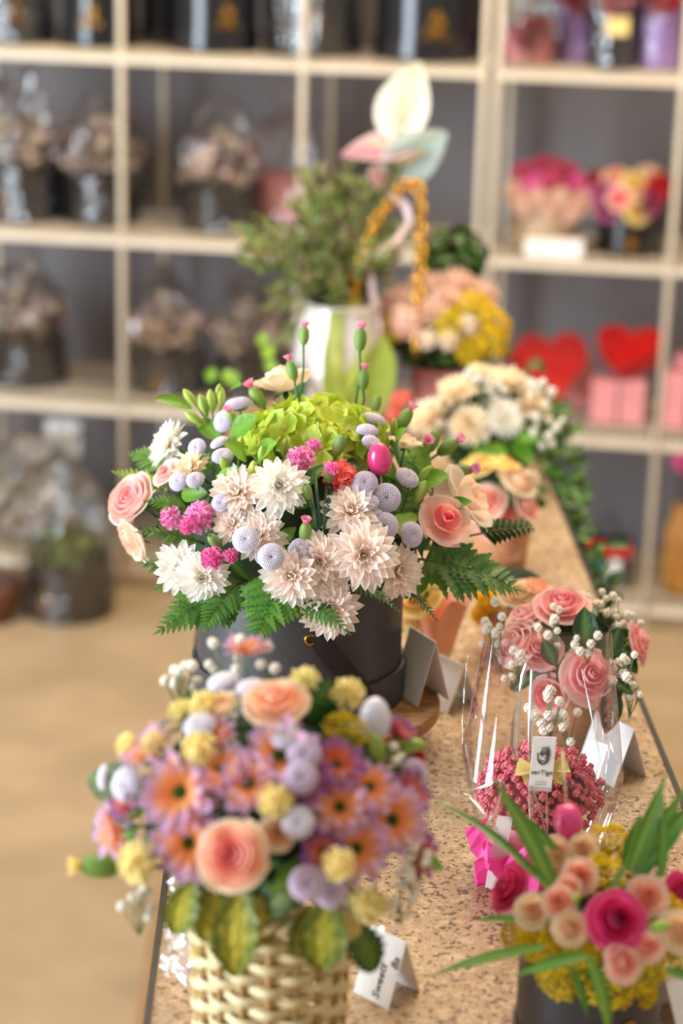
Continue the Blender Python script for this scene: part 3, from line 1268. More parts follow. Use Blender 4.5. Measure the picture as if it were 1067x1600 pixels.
def rbf(u, v):
    a, z, r = rb[int(round(u * 12))]
    wd = .013 * min(1, .25 + u * 5)
    return (r * math.sin(a), -r * math.cos(a), z + (v - .5) * 2 * wd)


g.grid(12, 3, rbf)
part('ribbon', g, 'black_ribbon', mbox)

MD = (mb + Vector((0, .0, MH + .004)), Vector((.146, .135, .112)))
WM = 'in the large black hat box'
foam(MD, 'dark green floral foam inside the large black hat box', .74)
foliage('foliage_leaves', MD, 170, .036, [S(40, 92, 34), S(62, 118, 44), S(30, 70, 30), S(96, 146, 50)],
        'small green leaves between the blooms of the large black hat box')
GM = 'blooms in the large black hat box'


def fm(kind, pal, px, py, r, face=None, note=None, lift=0.0):
    return flower(kind, pal, px, py, r, MD, WM, GM, face, True, note, lift)


for a in (('mum', 'white', 435, 762, 50, (.15, .3, 1), None, .012), ('mum', 'pink', 374, 772, 50, (-.3, .35, .8)),
          ('mum', 'white', 268, 698, 46, (-.9, .35, .35), 'white chrysanthemum turned sideways at the upper left of the hat box', .0),
          ('mum', 'white', 283, 888, 46, (-.35, .1, .9), None, .012), ('mum', 'white', 318, 902, 46, (-.1, -.1, 1), None, .02),
          ('mum', 'pink', 548, 802, 50, (.05, .4, .9)), ('mum', 'pink', 566, 868, 60, (.1, .1, 1), None, .016),
          ('mum', 'pink', 498, 878, 50, (0, .1, 1), None, .006), ('mum', 'pink', 455, 900, 52, (-.2, 0, 1), None, .012),
          ('mum', 'pink', 515, 950, 51, (.05, -.15, 1), 'pale pink chrysanthemum hanging lowest over the hat box front', .018),
          ('mum', 'pink', 618, 893, 47, (.45, 0, .85)), ('mum', 'pink', 406, 838, 45, (-.1, .3, .9)),
          ('mum', 'pink', 364, 822, 34, (-.2, .4, .8)), ('mum', 'cream', 300, 735, 34, (-.5, .4, .6))):
    fm(*a)
for px, py, r, f in ((308, 700, 15, (-.4, .2, .8)), (350, 658, 18, (-.5, .3, .7)), (374, 632, 22, (-.1, .95, .2)),
                     (343, 692, 15, (-.4, .8, .3)), (348, 713, 17, (-.1, .7, .6)), (279, 752, 16, (-.4, .3, .8)),
                     (305, 750, 14, (-.1, .5, .8)), (345, 786, 14, (-.2, .2, .9)), (470, 860, 19, (0, .2, 1)),
                     (420, 925, 13, (-.2, 0, 1)), (582, 656, 20, (.2, .95, .25)), (574, 673, 17, (.1, .85, .4)),
                     (580, 692, 15, (.3, .6, .6)), (570, 755, 20, (-.1, .4, .9)), (603, 778, 23, (.1, .2, 1)),
                     (600, 822, 22, (.1, .2, 1)), (643, 835, 20, (.55, .1, .8)), (636, 747, 19, (.4, .6, .6)),
                     (578, 786, 14, (-.2, .5, .8)), (412, 868, 15, (-.4, .1, .9))):
    fm('button', 'lilac', px, py, r * .95, f, None, .012)
for px, py, r, f in ((384, 843, 20, (-.25, .25, 1)), (424, 870, 20, (-.1, .1, 1))):
    fm('button', 'pale', px, py, r, f, None, .03)
fm('cuprose', 'blush', 216, 788, 44, (-.6, .45, .65), 'blush pink rose at the far left of the large black hat box')
fm('cuprose', 'cream', 220, 838, 36, (-.75, -.45, .35), 'cream rose under the blush rose at the hat box left')
fm('eustoma', 'coral', 688, 822, 42, (.35, .45, .8), 'coral pink lisianthus right of the lilac button flowers', .012)
fm('eustoma', 'cream', 712, 790, 56, (.75, .5, .3), 'wide cream lisianthus behind the coral pink lisianthus')
fm('eustoma', 'blush', 268, 745, 26, (-.5, .5, .4), 'small blush lisianthus under the sideways white chrysanthemum')
fm('eustoma', 'cream', 446, 612, 46, (-.2, .9, -.1), 'cream lisianthus at the top behind the green hydrangea')
fm('eustoma', 'cream', 632, 700, 26, (.2, .9, .1), 'small cream lisianthus right of the glossy pink egg')
fm('carnation', 'salmon', 530, 745, 29, (.05, .4, .9), 'salmon red carnation below the green hydrangea')
for px, py, r, f in ((312, 808, 27, (-.3, .2, .9)), (268, 810, 20, (-.5, .1, .8)), (470, 718, 24, (-.1, .3, .9)),
                     (490, 697, 14, (.2, .8, .4))):
    fm('carnation', 'pink', px, py, r, f, None, .012)
for px, py, r, f in ((332, 872, 20, (-.2, .1, 1)), (360, 868, 13, (.3, .2, .9)), (518, 733, 12, (.1, .6, .7)), (292, 822, 14, (-.2, -.1, .9))):
    fm('carnation', 'hotpink', px, py, r, f, None, .03)
for px, py, r, f in ((477, 832, 10, (.05, .9, .5)), (363, 655, 9, (-.3, .8, .5)), (402, 620, 11, (-.5, .85, .2)),
                     (632, 655, 11, (.5, .85, .2)), (660, 700, 11, (.3, .5, .8)), (700, 698, 11, (.7, .5, .3)),
                     (513, 742, 8, (-.1, .8, .5))):
    fm('bud', 'pink', px, py, r, f, None, .01)
fm('bud', 'purple', 716, 738, 13, (.8, .2, .5), 'purple pink carnation bud pointing right beside the cream lisianthus')
for px, py, r, f in ((677, 688, 10, (.3, .9, .2)), (530, 695, 10, (.3, .9, .3)), (480, 768, 8, (-.2, .8, .5)), (335, 845, 9, (-.4, .5, .7)), (588, 630, 8, (.2, .9, .2))):
    fm('bud', 'green', px, py, r, f, None, .015)
# buds on tall stems
for px, py, r, y0, note in ((475, 524, 8, 640, 'tall pink carnation bud left of the gold chain vase, left of two'),
                            (563, 530, 10, 640, 'tallest pink carnation bud on the right long stem'),
                            (568, 592, 9, 640, 'lower pink bud beside the tallest right stem'),
                            (456, 578, 9, 640, 'pink bud leaning left below the left tall bud')):
    b, n = hit(px, 640, MD)
    dep = depth_of(b)
    p = atd(px, py, dep)
    s = r * dep / F
    root = link('carnation_bud', None, None, frame(p, (UP + RT * (-.25 if px == 456 else .06)).normalized(), s))
    for nm, gg, mat, me, Ms in species('bud', 'pink'):
        if nm != 'stem':
            link(nm, me, root, Ms[0])
    L = (p - b).length / s
    g = G().tube([(0, 0, -1.7), (.3, 0, -1.7 - L * .35), (-.1, .2, -1.7 - L * .7), (0, 0, -L)], .2, 6, S(84, 132, 92))
    part('stem', g, 'leaf', root)
    tag(root, note, 'bud', GM)
fm('egg', 'pink', 593, 717, 19.5, (-.08, .97, .25), 'glossy pink egg among the blooms of the large black hat box', .022)
# green hydrangea: a head of four-petalled florets
hp, hn = hit(492, 668, MD)
hd = depth_of(hp)
hr = 98 * hd / F
hy = link('green_hydrangea', None, None, Tr(*(hp + Vector((0, .035, -.024)))))
fg = G()
for k in range(4):
    pg = petal_g(1, .52, prof_round, .1, .35 - .2 * (k % 2), .2, lambda t, s: mixc(S(206, 214, 66), mixc(S(150, 190, 40), S(216, 228, 84), abs(s) * .9 + t * t * .2), t * 1.3), 5, 4)
    fg.merge(pg, Rz(k * PI / 2) @ Tr(.05, 0, .02 * (k % 2)))
fg.ball((0, 0, .06), .1, S(170, 150, 80), 4, 6)
FLM = fg.mesh('floret', 'leaf')
for i in range(62):
    t = (i + .5) / 62
    z = 1 - 1.15 * t
    a = i * 2.399963
    q = math.sqrt(1 - z * z)
    dv = Vector((q * math.cos(a), q * math.sin(a), z))
    pos = Vector((dv.x * hr, dv.y * hr * .85, dv.z * hr * .5)) * random.uniform(.86, 1.10)
    nn = (dv + Vector((random.uniform(-.7, .7), random.uniform(-.7, .7), .1))).normalized()
    link('floret', FLM, hy, frame(pos, nn, .0195 * random.uniform(.75, 1.2), random.uniform(0, 6)))
part('stem', G().tube([(0, 0, 0), (0, 0, -.1)], .004, 6, STEMC), 'leaf', hy)
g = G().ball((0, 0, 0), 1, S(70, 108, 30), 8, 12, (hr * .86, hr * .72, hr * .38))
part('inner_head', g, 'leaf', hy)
tag(hy, 'lime green hydrangea head at the top of the large black hat box', 'flower', GM)
# lime buds and leaves
for px, py, r, f in ((297, 622, 8, (-.6, .8, .2)), (318, 634, 9, (-.3, .9, .2)), (330, 628, 9, (-.1, 1, .2)), (345, 622, 8, (.1, 1, .1)), (341, 612, 6, (.2, 1, .1)),
                     (305, 655, 9, (-.7, .5, .2)), (375, 700, 10, (.1, .7, .5)), (352, 728, 9, (-.2, .6, .6)), (395, 735, 9, (.1, .7, .6)), (663, 745, 11, (.5, .7, .5)),
                     (615, 668, 7, (.1, 1, .2)), (697, 797, 7, (.6, .4, .6)), (445, 700, 9, (.1, .7, .6)), (410, 712, 9, (0, .7, .6)), (655, 772, 12, (.4, .8, .5))):
    fm('lime', 'lime', px, py, r, f, None, .008)


def leafpx(a, da, b, db, nvec, key, word, where, group, wide=1.0, note=None, **kw):
    return leaf(atd(*a, da), atd(*b, db), camvec(nvec), key, word, where, group, wide, 'green_leaf', note, b[0], **kw)


LG = 'single leaves of the hat box bouquet'
for a, b, w_ in (((300, 640), (243, 622), .8), ((310, 655), (345, 690), .9), ((640, 690), (668, 755), 1.0), ((655, 760), (700, 742), 1.2), ((620, 700), (632, 668), .9),
                 ((360, 690), (400, 650), 1.3), ((385, 720), (352, 690), 1.1), ((690, 800), (735, 782), .9), ((400, 720), (430, 690), 1.3), ((360, 610), (375, 600), 1),
                 ((640, 800), (625, 835), 1.4), ((470, 770), (455, 800), .7), ((335, 760), (372, 735), 1.0)):
    p, n = hit(*a, MD)
    dd = depth_of(p)
    leafpx(a, dd + .005, b, dd - .02, (-.2, .5, .8), 'limeleaf', 'bright green pointed leaf', WM, LG, w_, w=.24, c1=S(112, 158, 44))
# ferns
fern((392, 905), 1.755, (247, 988), 1.72, WM, 'fern frond hanging at the lower left of the black hat box', up=camvec((.2, .5, .8)), wid=.42)
fern((450, 890), 1.735, (398, 1002), 1.70, WM, 'broad fern frond over the front of the black hat box', up=camvec((0, .4, .9)), wid=.55, col=S(76, 138, 44), start=.12)
fern((375, 905), 1.745, (318, 985), 1.71, WM, None, up=camvec((-.1, .4, .9)), wid=.45)
fern((640, 872), 1.79, (812, 924), 1.80, WM, 'dark fern frond reaching right over the counter', up=camvec((-.1, .6, .75)), wid=.46, col=S(56, 110, 34), n=13)
fern((265, 770), 1.87, (178, 738), 1.88, WM, 'yellowish fern tip at the far left above the blush rose', up=camvec((0, .5, .8)), wid=.34, col=S(134, 158, 40), n=9)
fern((280, 735), 1.88, (203, 708), 1.90, WM, None, up=camvec((0, .5, .8)), wid=.5, col=S(74, 122, 40), n=9)
fern((320, 850), 1.77, (214, 832), 1.765, WM, 'fern frond across the cream rose at left', up=camvec((-.1, .6, .8)), wid=.3, col=S(50, 104, 34), n=10)
fern((300, 800), 1.77, (225, 782), 1.765, WM, None, up=camvec((0, .5, .9)), wid=.38, col=S(86, 136, 40), n=8)
fern((290, 900), 1.80, (216, 880), 1.79, WM, None, up=camvec((-.2, .6, .6)), wid=.5, col=S(70, 132, 64), n=8)
fern((470, 935), 1.72, (545, 990), 1.70, WM, None, up=camvec((0, .5, .9)), wid=.34, col=S(52, 110, 40), n=9)
fern((540, 905), 1.73, (622, 955), 1.72, WM, None, up=camvec((-.2, .85, .4)), wid=.26, col=S(62, 104, 44), n=10)
fern((625, 915), 1.76, (684, 972), 1.75, WM, 'narrow fern tip right of the pink chrysanthemums', up=camvec((-.3, .85, .3)), wid=.24, col=S(56, 90, 40), n=10)
fern((620, 820), 1.76, (648, 715), 1.77, WM, 'upright fern tip right of the pink egg', up=camvec((.3, 0, .9)), wid=.26, col=S(72, 116, 40), n=9)
fern((300, 915), 1.81, (235, 925), 1.80, WM, None, up=camvec((-.2, .6, .6)), wid=.4, col=S(80, 140, 74), n=7)
# eucalyptus twig at the right
a, b = atd(730, 838, 1.84), atd(832, 826, 1.86)
eu = link('eucalyptus_twig', None, None, along(a, b, camvec((0, .6, .7))))
L = (b - a).length
part('stem', G().tube([(0, 0, 0), (L * .5, 0, .004), (L, 0, 0)], .0009, 6, S(96, 84, 56)), 'leaf', eu)
elm = leaf_g(.46, .3, .3, S(66, 84, 50)).mesh('round_leaf', 'leaf')
for i in range(9):
    t = .2 + i * .09
    for s in (1, -1):
        link('round_leaf', elm, eu, Tr(t * L, 0, .003) @ Rz(s * 1.1) @ Matrix.Rotation(s * .5, 4, 'X') @ Sc(.019 * (1.15 - t * .8)))
tag(eu, 'dark eucalyptus twig poking out at the right of the hat box', 'twig')
# bluish carnation stalks in the gap right of the white chrysanthemum
for k, (xa, ya, xb, yb) in enumerate(((512, 742, 506, 830), (492, 740, 500, 820), (486, 772, 497, 835), (520, 755, 508, 815))):
    pa, na = hit(xa, ya, MD)
    pb, nb = hit(xb, yb, MD)
    o = link('carnation_stalk', G().tube([pa - pa, (pb - pa) * .5 + TOC * .004, pb - pa], .0016, 6, S(70, 104, 84)).mesh('stalk', 'leaf'), None, Tr(*pa))
    register(o, 'blue green carnation stalk', 'in the gap right of the white chrysanthemum', xb, 'bare stalks in the hat box', 'stem')

# ================================================================== wicker basket bouquet in front
bc = atz(422, 1652, TZ)
BR, BH = .0495, .128
bk = link('wicker_basket', None, None, Tr(*bc))
NS = 18
rowz = [.005 + i * .0083 for i in range(15)]


def brad(z):
    return BR * (.96 + .1 * z / BH)


for k in range(NS):
    a = 2 * PI * (k + .5) / NS
    pts = [(brad(z) * math.cos(a), brad(z) * math.sin(a), z) for z in (0, .03, .06, .09, BH)]
    part('stake', G().tube(pts, .0021, 6), 'straw_dark', bk)
wv = {}
for i, z in enumerate(rowz):
    g = G()

    def wf(u, v, ph=i % 2, z=z):
        a = u * 2 * PI
        off = .0030 * math.sin(a * NS / 2 + ph * PI)
        b = v * 2 * PI
        rr = brad(z) + off + .0017 * math.cos(b)
        return (rr * math.cos(a), rr * math.sin(a), z + .0036 * math.sin(b))
    g.grid(112, 8, wf, (1, 1, 1), True)
    part('woven_strand', g, 'straw', bk)
g = G()
for ph in (0, PI):
    pts = []
    for i in range(96):
        a = 2 * PI * i / 96
        rr = brad(BH) + .004 * math.cos(a * 16 + ph)
        pts.append((rr * math.cos(a), rr * math.sin(a), BH + .003 * math.sin(a * 16 + ph)))
    g.tube(pts, .0032, 6, closed=True)
part('rim', g, 'straw', bk)
part('bottom', G().lathe([(0, .001), (BR * .96, .001), (BR * .96, .004), (0, .004)], 32), 'straw_dark', bk)
tag(bk, 'pale woven wicker basket at the front left of the counter', 'basket')

BD = (bc + Vector((-.009, -.002, .188)), Vector((.103, .092, .083)))
WBK = 'in the wicker basket'
GB = 'blooms in the wicker basket'
foam(BD, 'dark green floral foam inside the wicker basket', .72)
foliage('foliage_leaves', BD, 130, .026, [S(40, 84, 34), S(58, 104, 40), S(34, 66, 30), S(110, 130, 44)],
        'small green leaves between the blooms of the wicker basket')


def fb(kind, pal, px, py, r, face=None, note=None, lift=0.0):
    return flower(kind, pal, px, py, r, BD, WBK, GB, face, True, note, lift)


for a in ((283, 1238, 62, (-.2, .2, 1)), (297, 1316, 58, (-.2, 0, 1)), (388, 1227, 50, (0, .4, .9)), (437, 1183, 60, (0, .45, .85)),
          (530, 1262, 50, (.1, .3, .9)), (610, 1282, 56, (.35, .25, .9)), (555, 1325, 54, (.2, 0, 1)), (575, 1232, 46, (.3, .5, .8)),
          (180, 1300, 44, (-.85, -.1, .5)), (235, 1172, 46, (-.6, .7, .2)), (385, 1018, 38, (0, .98, .2)), (345, 1205, 44, (-.1, .6, .7)), (330, 1150, 40, (-.1, .8, .5))):
    fb('daisy', 'sunset', *a[:3], a[3], 'orange daisy seen from the side at the top of the wicker basket' if a[1] == 1018 else None)
for a in ((525, 1198, 46, (.2, .6, .7)), (475, 1215, 44, (0, .5, .8)), (655, 1335, 42, (.9, -.1, .3)), (625, 1150, 36, (.7, .6, .2)), (505, 1330, 36, (0, 0, 1)), (200, 1250, 36, (-.8, .2, .4)), (640, 1240, 40, (.8, .4, .4))):
    fb('daisy', 'dusk', *a[:3], a[3])
for a in ((475, 1066, 27, (-.1, .7, .5)), (542, 1086, 30, (.2, .6, .7)), (430, 1252, 30, (0, .3, .9)), (530, 1350, 29, (0, 0, 1)), (575, 1412, 32, (.2, -.1, 1)),
          (538, 1446, 28, (-.1, -.3, .9)), (215, 1348, 36, (-.6, -.1, .8)), (240, 1165, 24, (-.5, .4, .6)), (200, 1166, 22, (-.8, .4, .3)), (312, 1172, 32, (-.2, .5, .8)),
          (318, 1105, 30, (-.2, .7, .6)), (283, 1112, 22, (-.5, .7, .3)), (308, 1487, 12, (-.3, -.4, .8))):
    fb('carnation', 'yellow', *a[:3], a[3], None, .028 if a[1] > 1300 else .008)
fb('bud', 'yellow', 158, 1353, 19, (-.98, .05, .2), 'yellow carnation bud pointing left out of the wicker basket')
fb('rose', 'peach', 432, 1108, 50, (-.05, .75, .6), 'peach rose near the top of the wicker basket', .006)
fb('cuprose', 'pinkcore', 372, 1340, 56, (-.3, .25, .9), 'peach rose with bright pink heart low in the wicker basket', .012)
fb('cuprose', 'ivory', 345, 1110, 28, (-.2, .7, .5), 'small ivory rose left of the peach rose in the basket')
fb('cuprose', 'ivory', 430, 1300, 30, (.2, .1, .9), 'small ivory rose right of the pink hearted rose')
for a in ((475, 1178, 25, (0, .4, .9)), (470, 1215, 25, (0, .3, .95)), (465, 1285, 24, (0, .2, 1)), (480, 1380, 27, (0, .05, 1)), (518, 1394, 24, (.3, 0, .9)),
          (163, 1215, 19, (-.95, .1, .2)), (198, 1226, 26, (-.6, .2, .8)), (648, 1210, 24, (.6, .2, .7)), (350, 1066, 24, (-.2, .9, .3)), (395, 1078, 24, (0, .85, .4)), (312, 1135, 24, (-.2, .7, .6)), (445, 1150, 22, (0, .6, .8))):
    fb('button', 'pale' if a[0] < 470 else 'mauve', *a[:3], a[3], None, .01)
fb('egg', 'pearl', 585, 1123, 26, (.05, .97, .25), 'pearly white egg at the upper right of the wicker basket', .006)
fb('lime', 'lime', 628, 1167, 17, (.95, .15, .2), 'lime green bud right below the pearly white egg', .004)
fb('lime', 'lime', 588, 1170, 14, (-.3, .8, .3), 'upright lime bud under the pearly white egg')
fb('yarrow', 'olive', 540, 1142, 38, (.2, .7, .6), 'golden yarrow cluster left of the pearly white egg')
for px, py, a in ((650, 1185, 0), (612, 1140, 1)):
    fb('carnation', 'red', px, py, 15, (.7, .5, .3), None)
leafpx((480, 1130), 1.34, (515, 1062), 1.33, (.3, .2, .9), 'broaddark', 'dark green leaf between two yellow carnations', 'in the wicker basket', 'basket leaves', 1.9, w=.3, c1=S(36, 84, 40))
leafpx((215, 1240), 1.36, (135, 1212), 1.37, (0, .5, .8), 'greyleaf', 'grey green leaf at the far left', 'of the wicker basket', 'basket leaves', 1.3, w=.3, c1=S(110, 128, 96))
leafpx((215, 1265), 1.33, (140, 1300), 1.32, (0, .6, .7), 'limeleaf', 'thin yellow green leaf at the left', 'of the wicker basket', 'basket leaves', .9, w=.24, c1=S(150, 176, 50))
leafpx((660, 1335), 1.31, (694, 1362), 1.31, (0, .6, .7), 'limeleaf', 'small green leaf tip at the right', 'of the wicker basket', 'basket leaves', .9, w=.24, c1=S(150, 176, 50))
leafpx((500, 1330), 1.27, (420, 1395), 1.25, (0, .3, .9), 'limeleaf', 'slanting green leaf under the lilac button', 'in the wicker basket', 'basket leaves', .6, w=.24, c1=S(150, 176, 50))
# variegated leaves over the basket front: blistered, with a yellow heart
for i, (xa, ya, xb, yb, w_, ph) in enumerate(((378, 1375, 366, 1535, .72, 'long green leaf with yellow middle hanging lowest over the basket front'),
                                              (512, 1405, 500, 1522, 1.0, 'green leaf with yellow middle at the right of the basket front'),
                                              (300, 1375, 272, 1465, .9, 'green leaf with yellow middle at the left basket edge'),
                                              (485, 1385, 408, 1422, 1.1, 'pale green leaf across the middle of the basket rim'),
                                              (545, 1440, 588, 1522, 1.0, 'dark green leaf at the right basket edge'),
                                              (352, 1370, 318, 1478, .95, 'yellow green leaf left of the lowest hanging leaf'),
                                              (400, 1375, 408, 1490, .7, 'yellow green leaf right of the lowest hanging leaf'),
                                              (480, 1420, 462, 1500, .9, 'small yellow green leaf left of the right front leaf'),
                                              (330, 1400, 296, 1440, 1.1, 'small dark leaf behind the left front leaves'))):
    key = 'varieg%d' % i
    yc, gc = (S(214, 198, 72), S(112, 128, 40)) if i in (0, 1, 2, 5, 6, 7) else ((S(176, 190, 104), S(96, 126, 62)) if i == 3 else (S(116, 140, 40), S(52, 88, 28)))

    def vc(t, s, yc=yc, gc=gc):
        return mixc(yc, gc, abs(s) * 1.3 + abs(t - .5) * .9 - .1 + .25 * math.sin(t * 23 + s * 9))
    gl = petal_g(1, .30, lambda t: math.sin(PI * min(1, t * .97 + .02)) ** .7 * (1 + .16 * math.sin(t * 44)), .5, -.6, .2, vc, 18, 10, .02, 7)
    gl.v = [(x, y, z + .03 * math.sin(x * 40) * math.cos(y * 46)) for x, y, z in gl.v]
    LEAVES[key] = gl.mesh('leaf', 'leaf')
    dd = 1.265 + (.012 if i > 2 else 0) + (.01 if i in (6, 8) else 0)
    leafpx((xa, ya), dd + .01, (xb, yb), dd + .02, (-.1 + .05 * i, .45, .9), key, '', WBK, 'variegated leaves on the basket', w_, ph)
for x, y, sp, n, b, dp in ((355, 1025, 40, 9, 9, 1.345), (425, 1025, 30, 6, 9, 1.345), (283, 1062, 34, 9, 9, 1.36), (345, 1110, 34, 8, 9, 1.32), (358, 1150, 26, 8, 8, 1.30),
                           (216, 1412, 34, 9, 8, 1.29), (645, 1352, 34, 9, 9, 1.29), (625, 1400, 30, 7, 9, 1.29), (225, 1270, 30, 7, 8, 1.30), (290, 1055, 24, 5, 8, 1.37), (612, 1190, 24, 6, 8, 1.31)):
    sprig(x, y, sp, n, b, dp, WBK, 'white gypsophila in the basket')
# crumpled clear film behind the basket at the left and a piece at the right
rr = random.Random(5)


def film_piece(pts, nu, nv, jit, label, mat='cellophane_crinkled'):
    a, b, c_, d_ = [Vector(p) for p in pts]

    def fn(u, v):
        p = a.lerp(b, u).lerp(d_.lerp(c_, u), v)
        return p - a + Vector((rr.uniform(-jit, jit), rr.uniform(-jit, jit), rr.uniform(-jit, jit)))
    o = link('clear_film', G().grid(nu, nv, fn).mesh('clear_film', mat, False), None, Tr(*a))
    tag(o, label, 'wrapping')
    return o


film_piece((atd(268, 1368, 1.43), atd(340, 1385, 1.39), atd(352, 1545, 1.40), atz(250, 1528, TZ + .004)), 16, 22, .0026,
           'crinkled clear film left of the wicker basket', 'film_lace')
film_piece((atd(575, 1440, 1.36), atd(640, 1420, 1.37), atd(660, 1440, 1.38), atd(600, 1475, 1.36)), 10, 8, .003,
           'crinkled clear film scrap right of the wicker basket')
cpos = atz(604, 1550, TZ)
tent_card(cpos, .034, .047, .017, -.75, 'white price card with handwriting beside the wicker basket',
          [('Sweets', .006, .003, .009, PI / 2), ('Ba', .0155, .028, .009, PI / 2)])

# ================================================================== black box bouquet at the front right
rc = atz(915, 1625, TZ)
RR, RH = .0505, .072
rbox = hat_box(rc, RR, RH, 'small black hat box at the front right of the counter', None, 'black_paper')
g = G().tube([(.004 * math.cos(i * PI / 6), 0, .004 * math.sin(i * PI / 6)) for i in range(12)], .001, 6, closed=True)
an = .45
part('eyelet', g, 'gold', rbox, Tr(RR * math.sin(an), -RR * math.cos(an), .038) @ Rz(an))
RD = (rc + Vector((.006, -.002, .087)), Vector((.062, .056, .043)))
WR = 'in the small black box at front right'
GR = 'blooms in the small black box'
foam(RD, 'dark green floral foam inside the small black hat box', .75)
foliage('foliage_leaves', RD, 80, .02, [S(60, 100, 36), S(110, 130, 40), S(44, 84, 34)], 'small green leaves between the blooms of the small black box')


def fr(kind, pal, px, py, r, face=None, note=None, lift=0.0, word=None):
    return flower(kind, pal, px, py, r, RD, WR, GR, face, True, note, lift, word)


fr('rose', 'hot', 960, 1440, 46, (.05, .35, 1), 'deep magenta rose at the centre of the small black box', .008)
fr('rose', 'hot', 805, 1392, 40, (-.75, .5, .4), 'deep magenta rose at the left edge of the small black box')
fr('rose', 'hot', 1058, 1398, 34, (.6, .4, .7), 'deep magenta rose cut by the right frame edge')
for a in ((905, 1370, 30), (875, 1410, 28), (1010, 1402, 34), (970, 1506, 33), (1013, 1480, 27), (888, 1388, 22)):
    fr('rose', 'salmon', a[0], a[1], a[2] * .95, (random.uniform(-.25, .25), .3, .9), None, .012)
for a in ((890, 1452, 30), (833, 1425, 30), (1056, 1458, 36), (868, 1332, 26), (912, 1326, 24)):
    fr('rose', 'ivory', a[0], a[1], a[2] * .95, (random.uniform(-.3, .3), .4, .9), None, .006)
for px, py, r in ((838, 1468, 36), (800, 1462, 26), (955, 1312, 38), (940, 1372, 44), (862, 1355, 34), (878, 1525, 42), (955, 1545, 40), (998, 1560, 30), (865, 1492, 38), (920, 1340, 36), (845, 1440, 34), (990, 1345, 30), (1040, 1500, 34), (1005, 1530, 30), (915, 1480, 34), (1045, 1425, 30)):
    fr('yarrow', 'yellow', px, py, r, None, None, -.004)
for px, py, r, f in ((900, 1404, 8, (0, .5, .9)), (1024, 1450, 12, (.9, .3, .4)), (1026, 1372, 8, (.2, .8, .5))):
    fr('lime', 'lime', px, py, r, f, None, .016)
fr('carnation', 'peach', 1000, 1362, 18, (.2, .6, .7), 'tiny peach carnation behind the salmon rose at right', .0)
fr('egg', 'pink', 888, 1286, 23, (.05, -.95, .3), 'matte pink egg standing above the small black box', .0)


def blade(pa, da, pb, db, wpx, bow, note, group='long grass blades of the small black box'):
    """long grass leaf from pa to pb, bowed upwards, folded along its middle"""
    a, b = atd(*pa, da), atd(*pb, db)
    L = (b - a).length
    wd = wpx * da / F
    M = along(a, b, camvec((.1, .5, .8)))
    g = G()
    col = S(84, 140, 48)

    def fn(u, v):
        s = v * 2 - 1
        w_ = wd * (.55 + .45 * math.sin(PI * min(1, u * 1.1))) * (1 - u ** 3) + .0002
        return (u * L, s * w_, L * bow * math.sin(PI * u) + abs(s) * w_ * .5)
    g.grid(14, 4, fn, lambda u, v: mixc(S(150, 186, 90), col, min(1, abs(v * 2 - 1) * 3 + .2)))
    o = link('grass_blade', g.mesh('grass_blade', 'leaf'), None, M)
    tag(o, note, 'leaf', group)
    return o


blade((862, 1385), 1.36, (768, 1212), 1.37, 17, .05, 'broad grass blade rising left in front of the clear bag')
blade((868, 1330), 1.38, (795, 1262), 1.39, 9, .06, 'short grass blade behind the broad left blade')
blade((858, 1388), 1.35, (680, 1252), 1.42, 8, .1, 'thin long grass blade arching left over the counter')
blade((985, 1360), 1.36, (1042, 1205), 1.36, 14, .04, 'broad grass blade rising right of the pink egg')
blade((995, 1365), 1.36, (1072, 1225), 1.37, 15, .05, 'grass blade leaning right to the frame edge')
blade((1000, 1365), 1.37, (1090, 1245), 1.39, 17, .08, 'broadest grass blade bending right past the frame edge')
blade((1032, 1370), 1.35, (1036, 1240), 1.35, 10, .03, 'upright grass blade at the right of the yellow yarrow')
blade((978, 1355), 1.38, (1000, 1270), 1.39, 14, .03, 'short broad grass blade at the foot of the right tuft')
blade((850, 1480), 1.33, (668, 1527), 1.36, 9, .08, 'grass blade lying left across the counter')
blade((915, 1492), 1.31, (800, 1526), 1.31, 11, .06, 'grass blade crossing the front of the yellow yarrow')
blade((918, 1495), 1.30, (950, 1625), 1.325, 13, .1, 'broad grass blade hanging down the small black box')
blade((892, 1510), 1.31, (918, 1592), 1.325, 8, .05, 'narrow grass blade hanging left of the broad hanging blade')
blade((1040, 1515), 1.31, (1100, 1540), 1.32, 9, .05, 'grass blade leaving the frame at lower right')
blade((815, 1438), 1.36, (738, 1437), 1.37, 6, .05, 'short thin grass blade at the left of the magenta rose')
blade((945, 1410), 1.34, (985, 1335), 1.35, 6, .03, 'thin grass blade between salmon roses and yarrow')
tent_card(atz(1062, 1590, TZ), .045, .045, .02, .7, 'white price card half hidden behind the small black box')

# ================================================================== clear gift bag with dried pink flowers
gc_ = atz(836, 1372, TZ)
gd = depth_of(gc_)
k_ = gd / F
pot = link('pink_paper_pot', None, None, Tr(*gc_))
part('wall', G().lathe([(0, 0), (.027, 0), (.033, .055), (.031, .055), (.026, .004), (0, .004)], 32), 'pink_pot', pot)
part('collar', G().lathe([(.0335, .047), (.0338, .055), (.0315, .055)], 32), 'pink_pot', pot)
tag(pot, 'small dusty pink pot standing inside the clear gift bag', 'pot')
DC = gc_ + Vector((0, 0, .078))
dry = link('dried_gypsophila', None, None, Tr(*DC))
sprig_ball = None
cc = S(212, 92, 112)
g = G()
for i in range(12):
    t = (i + .5) / 12
    z = 1 - 2 * t
    a = i * 2.399963
    q = math.sqrt(1 - z * z)
    g.ico((.6 * q * math.cos(a), .6 * q * math.sin(a), .6 * z), .42, mixc(cc, S(236, 140, 150), (i % 4) / 3))
PB = g.mesh('floret', 'fuzzy')
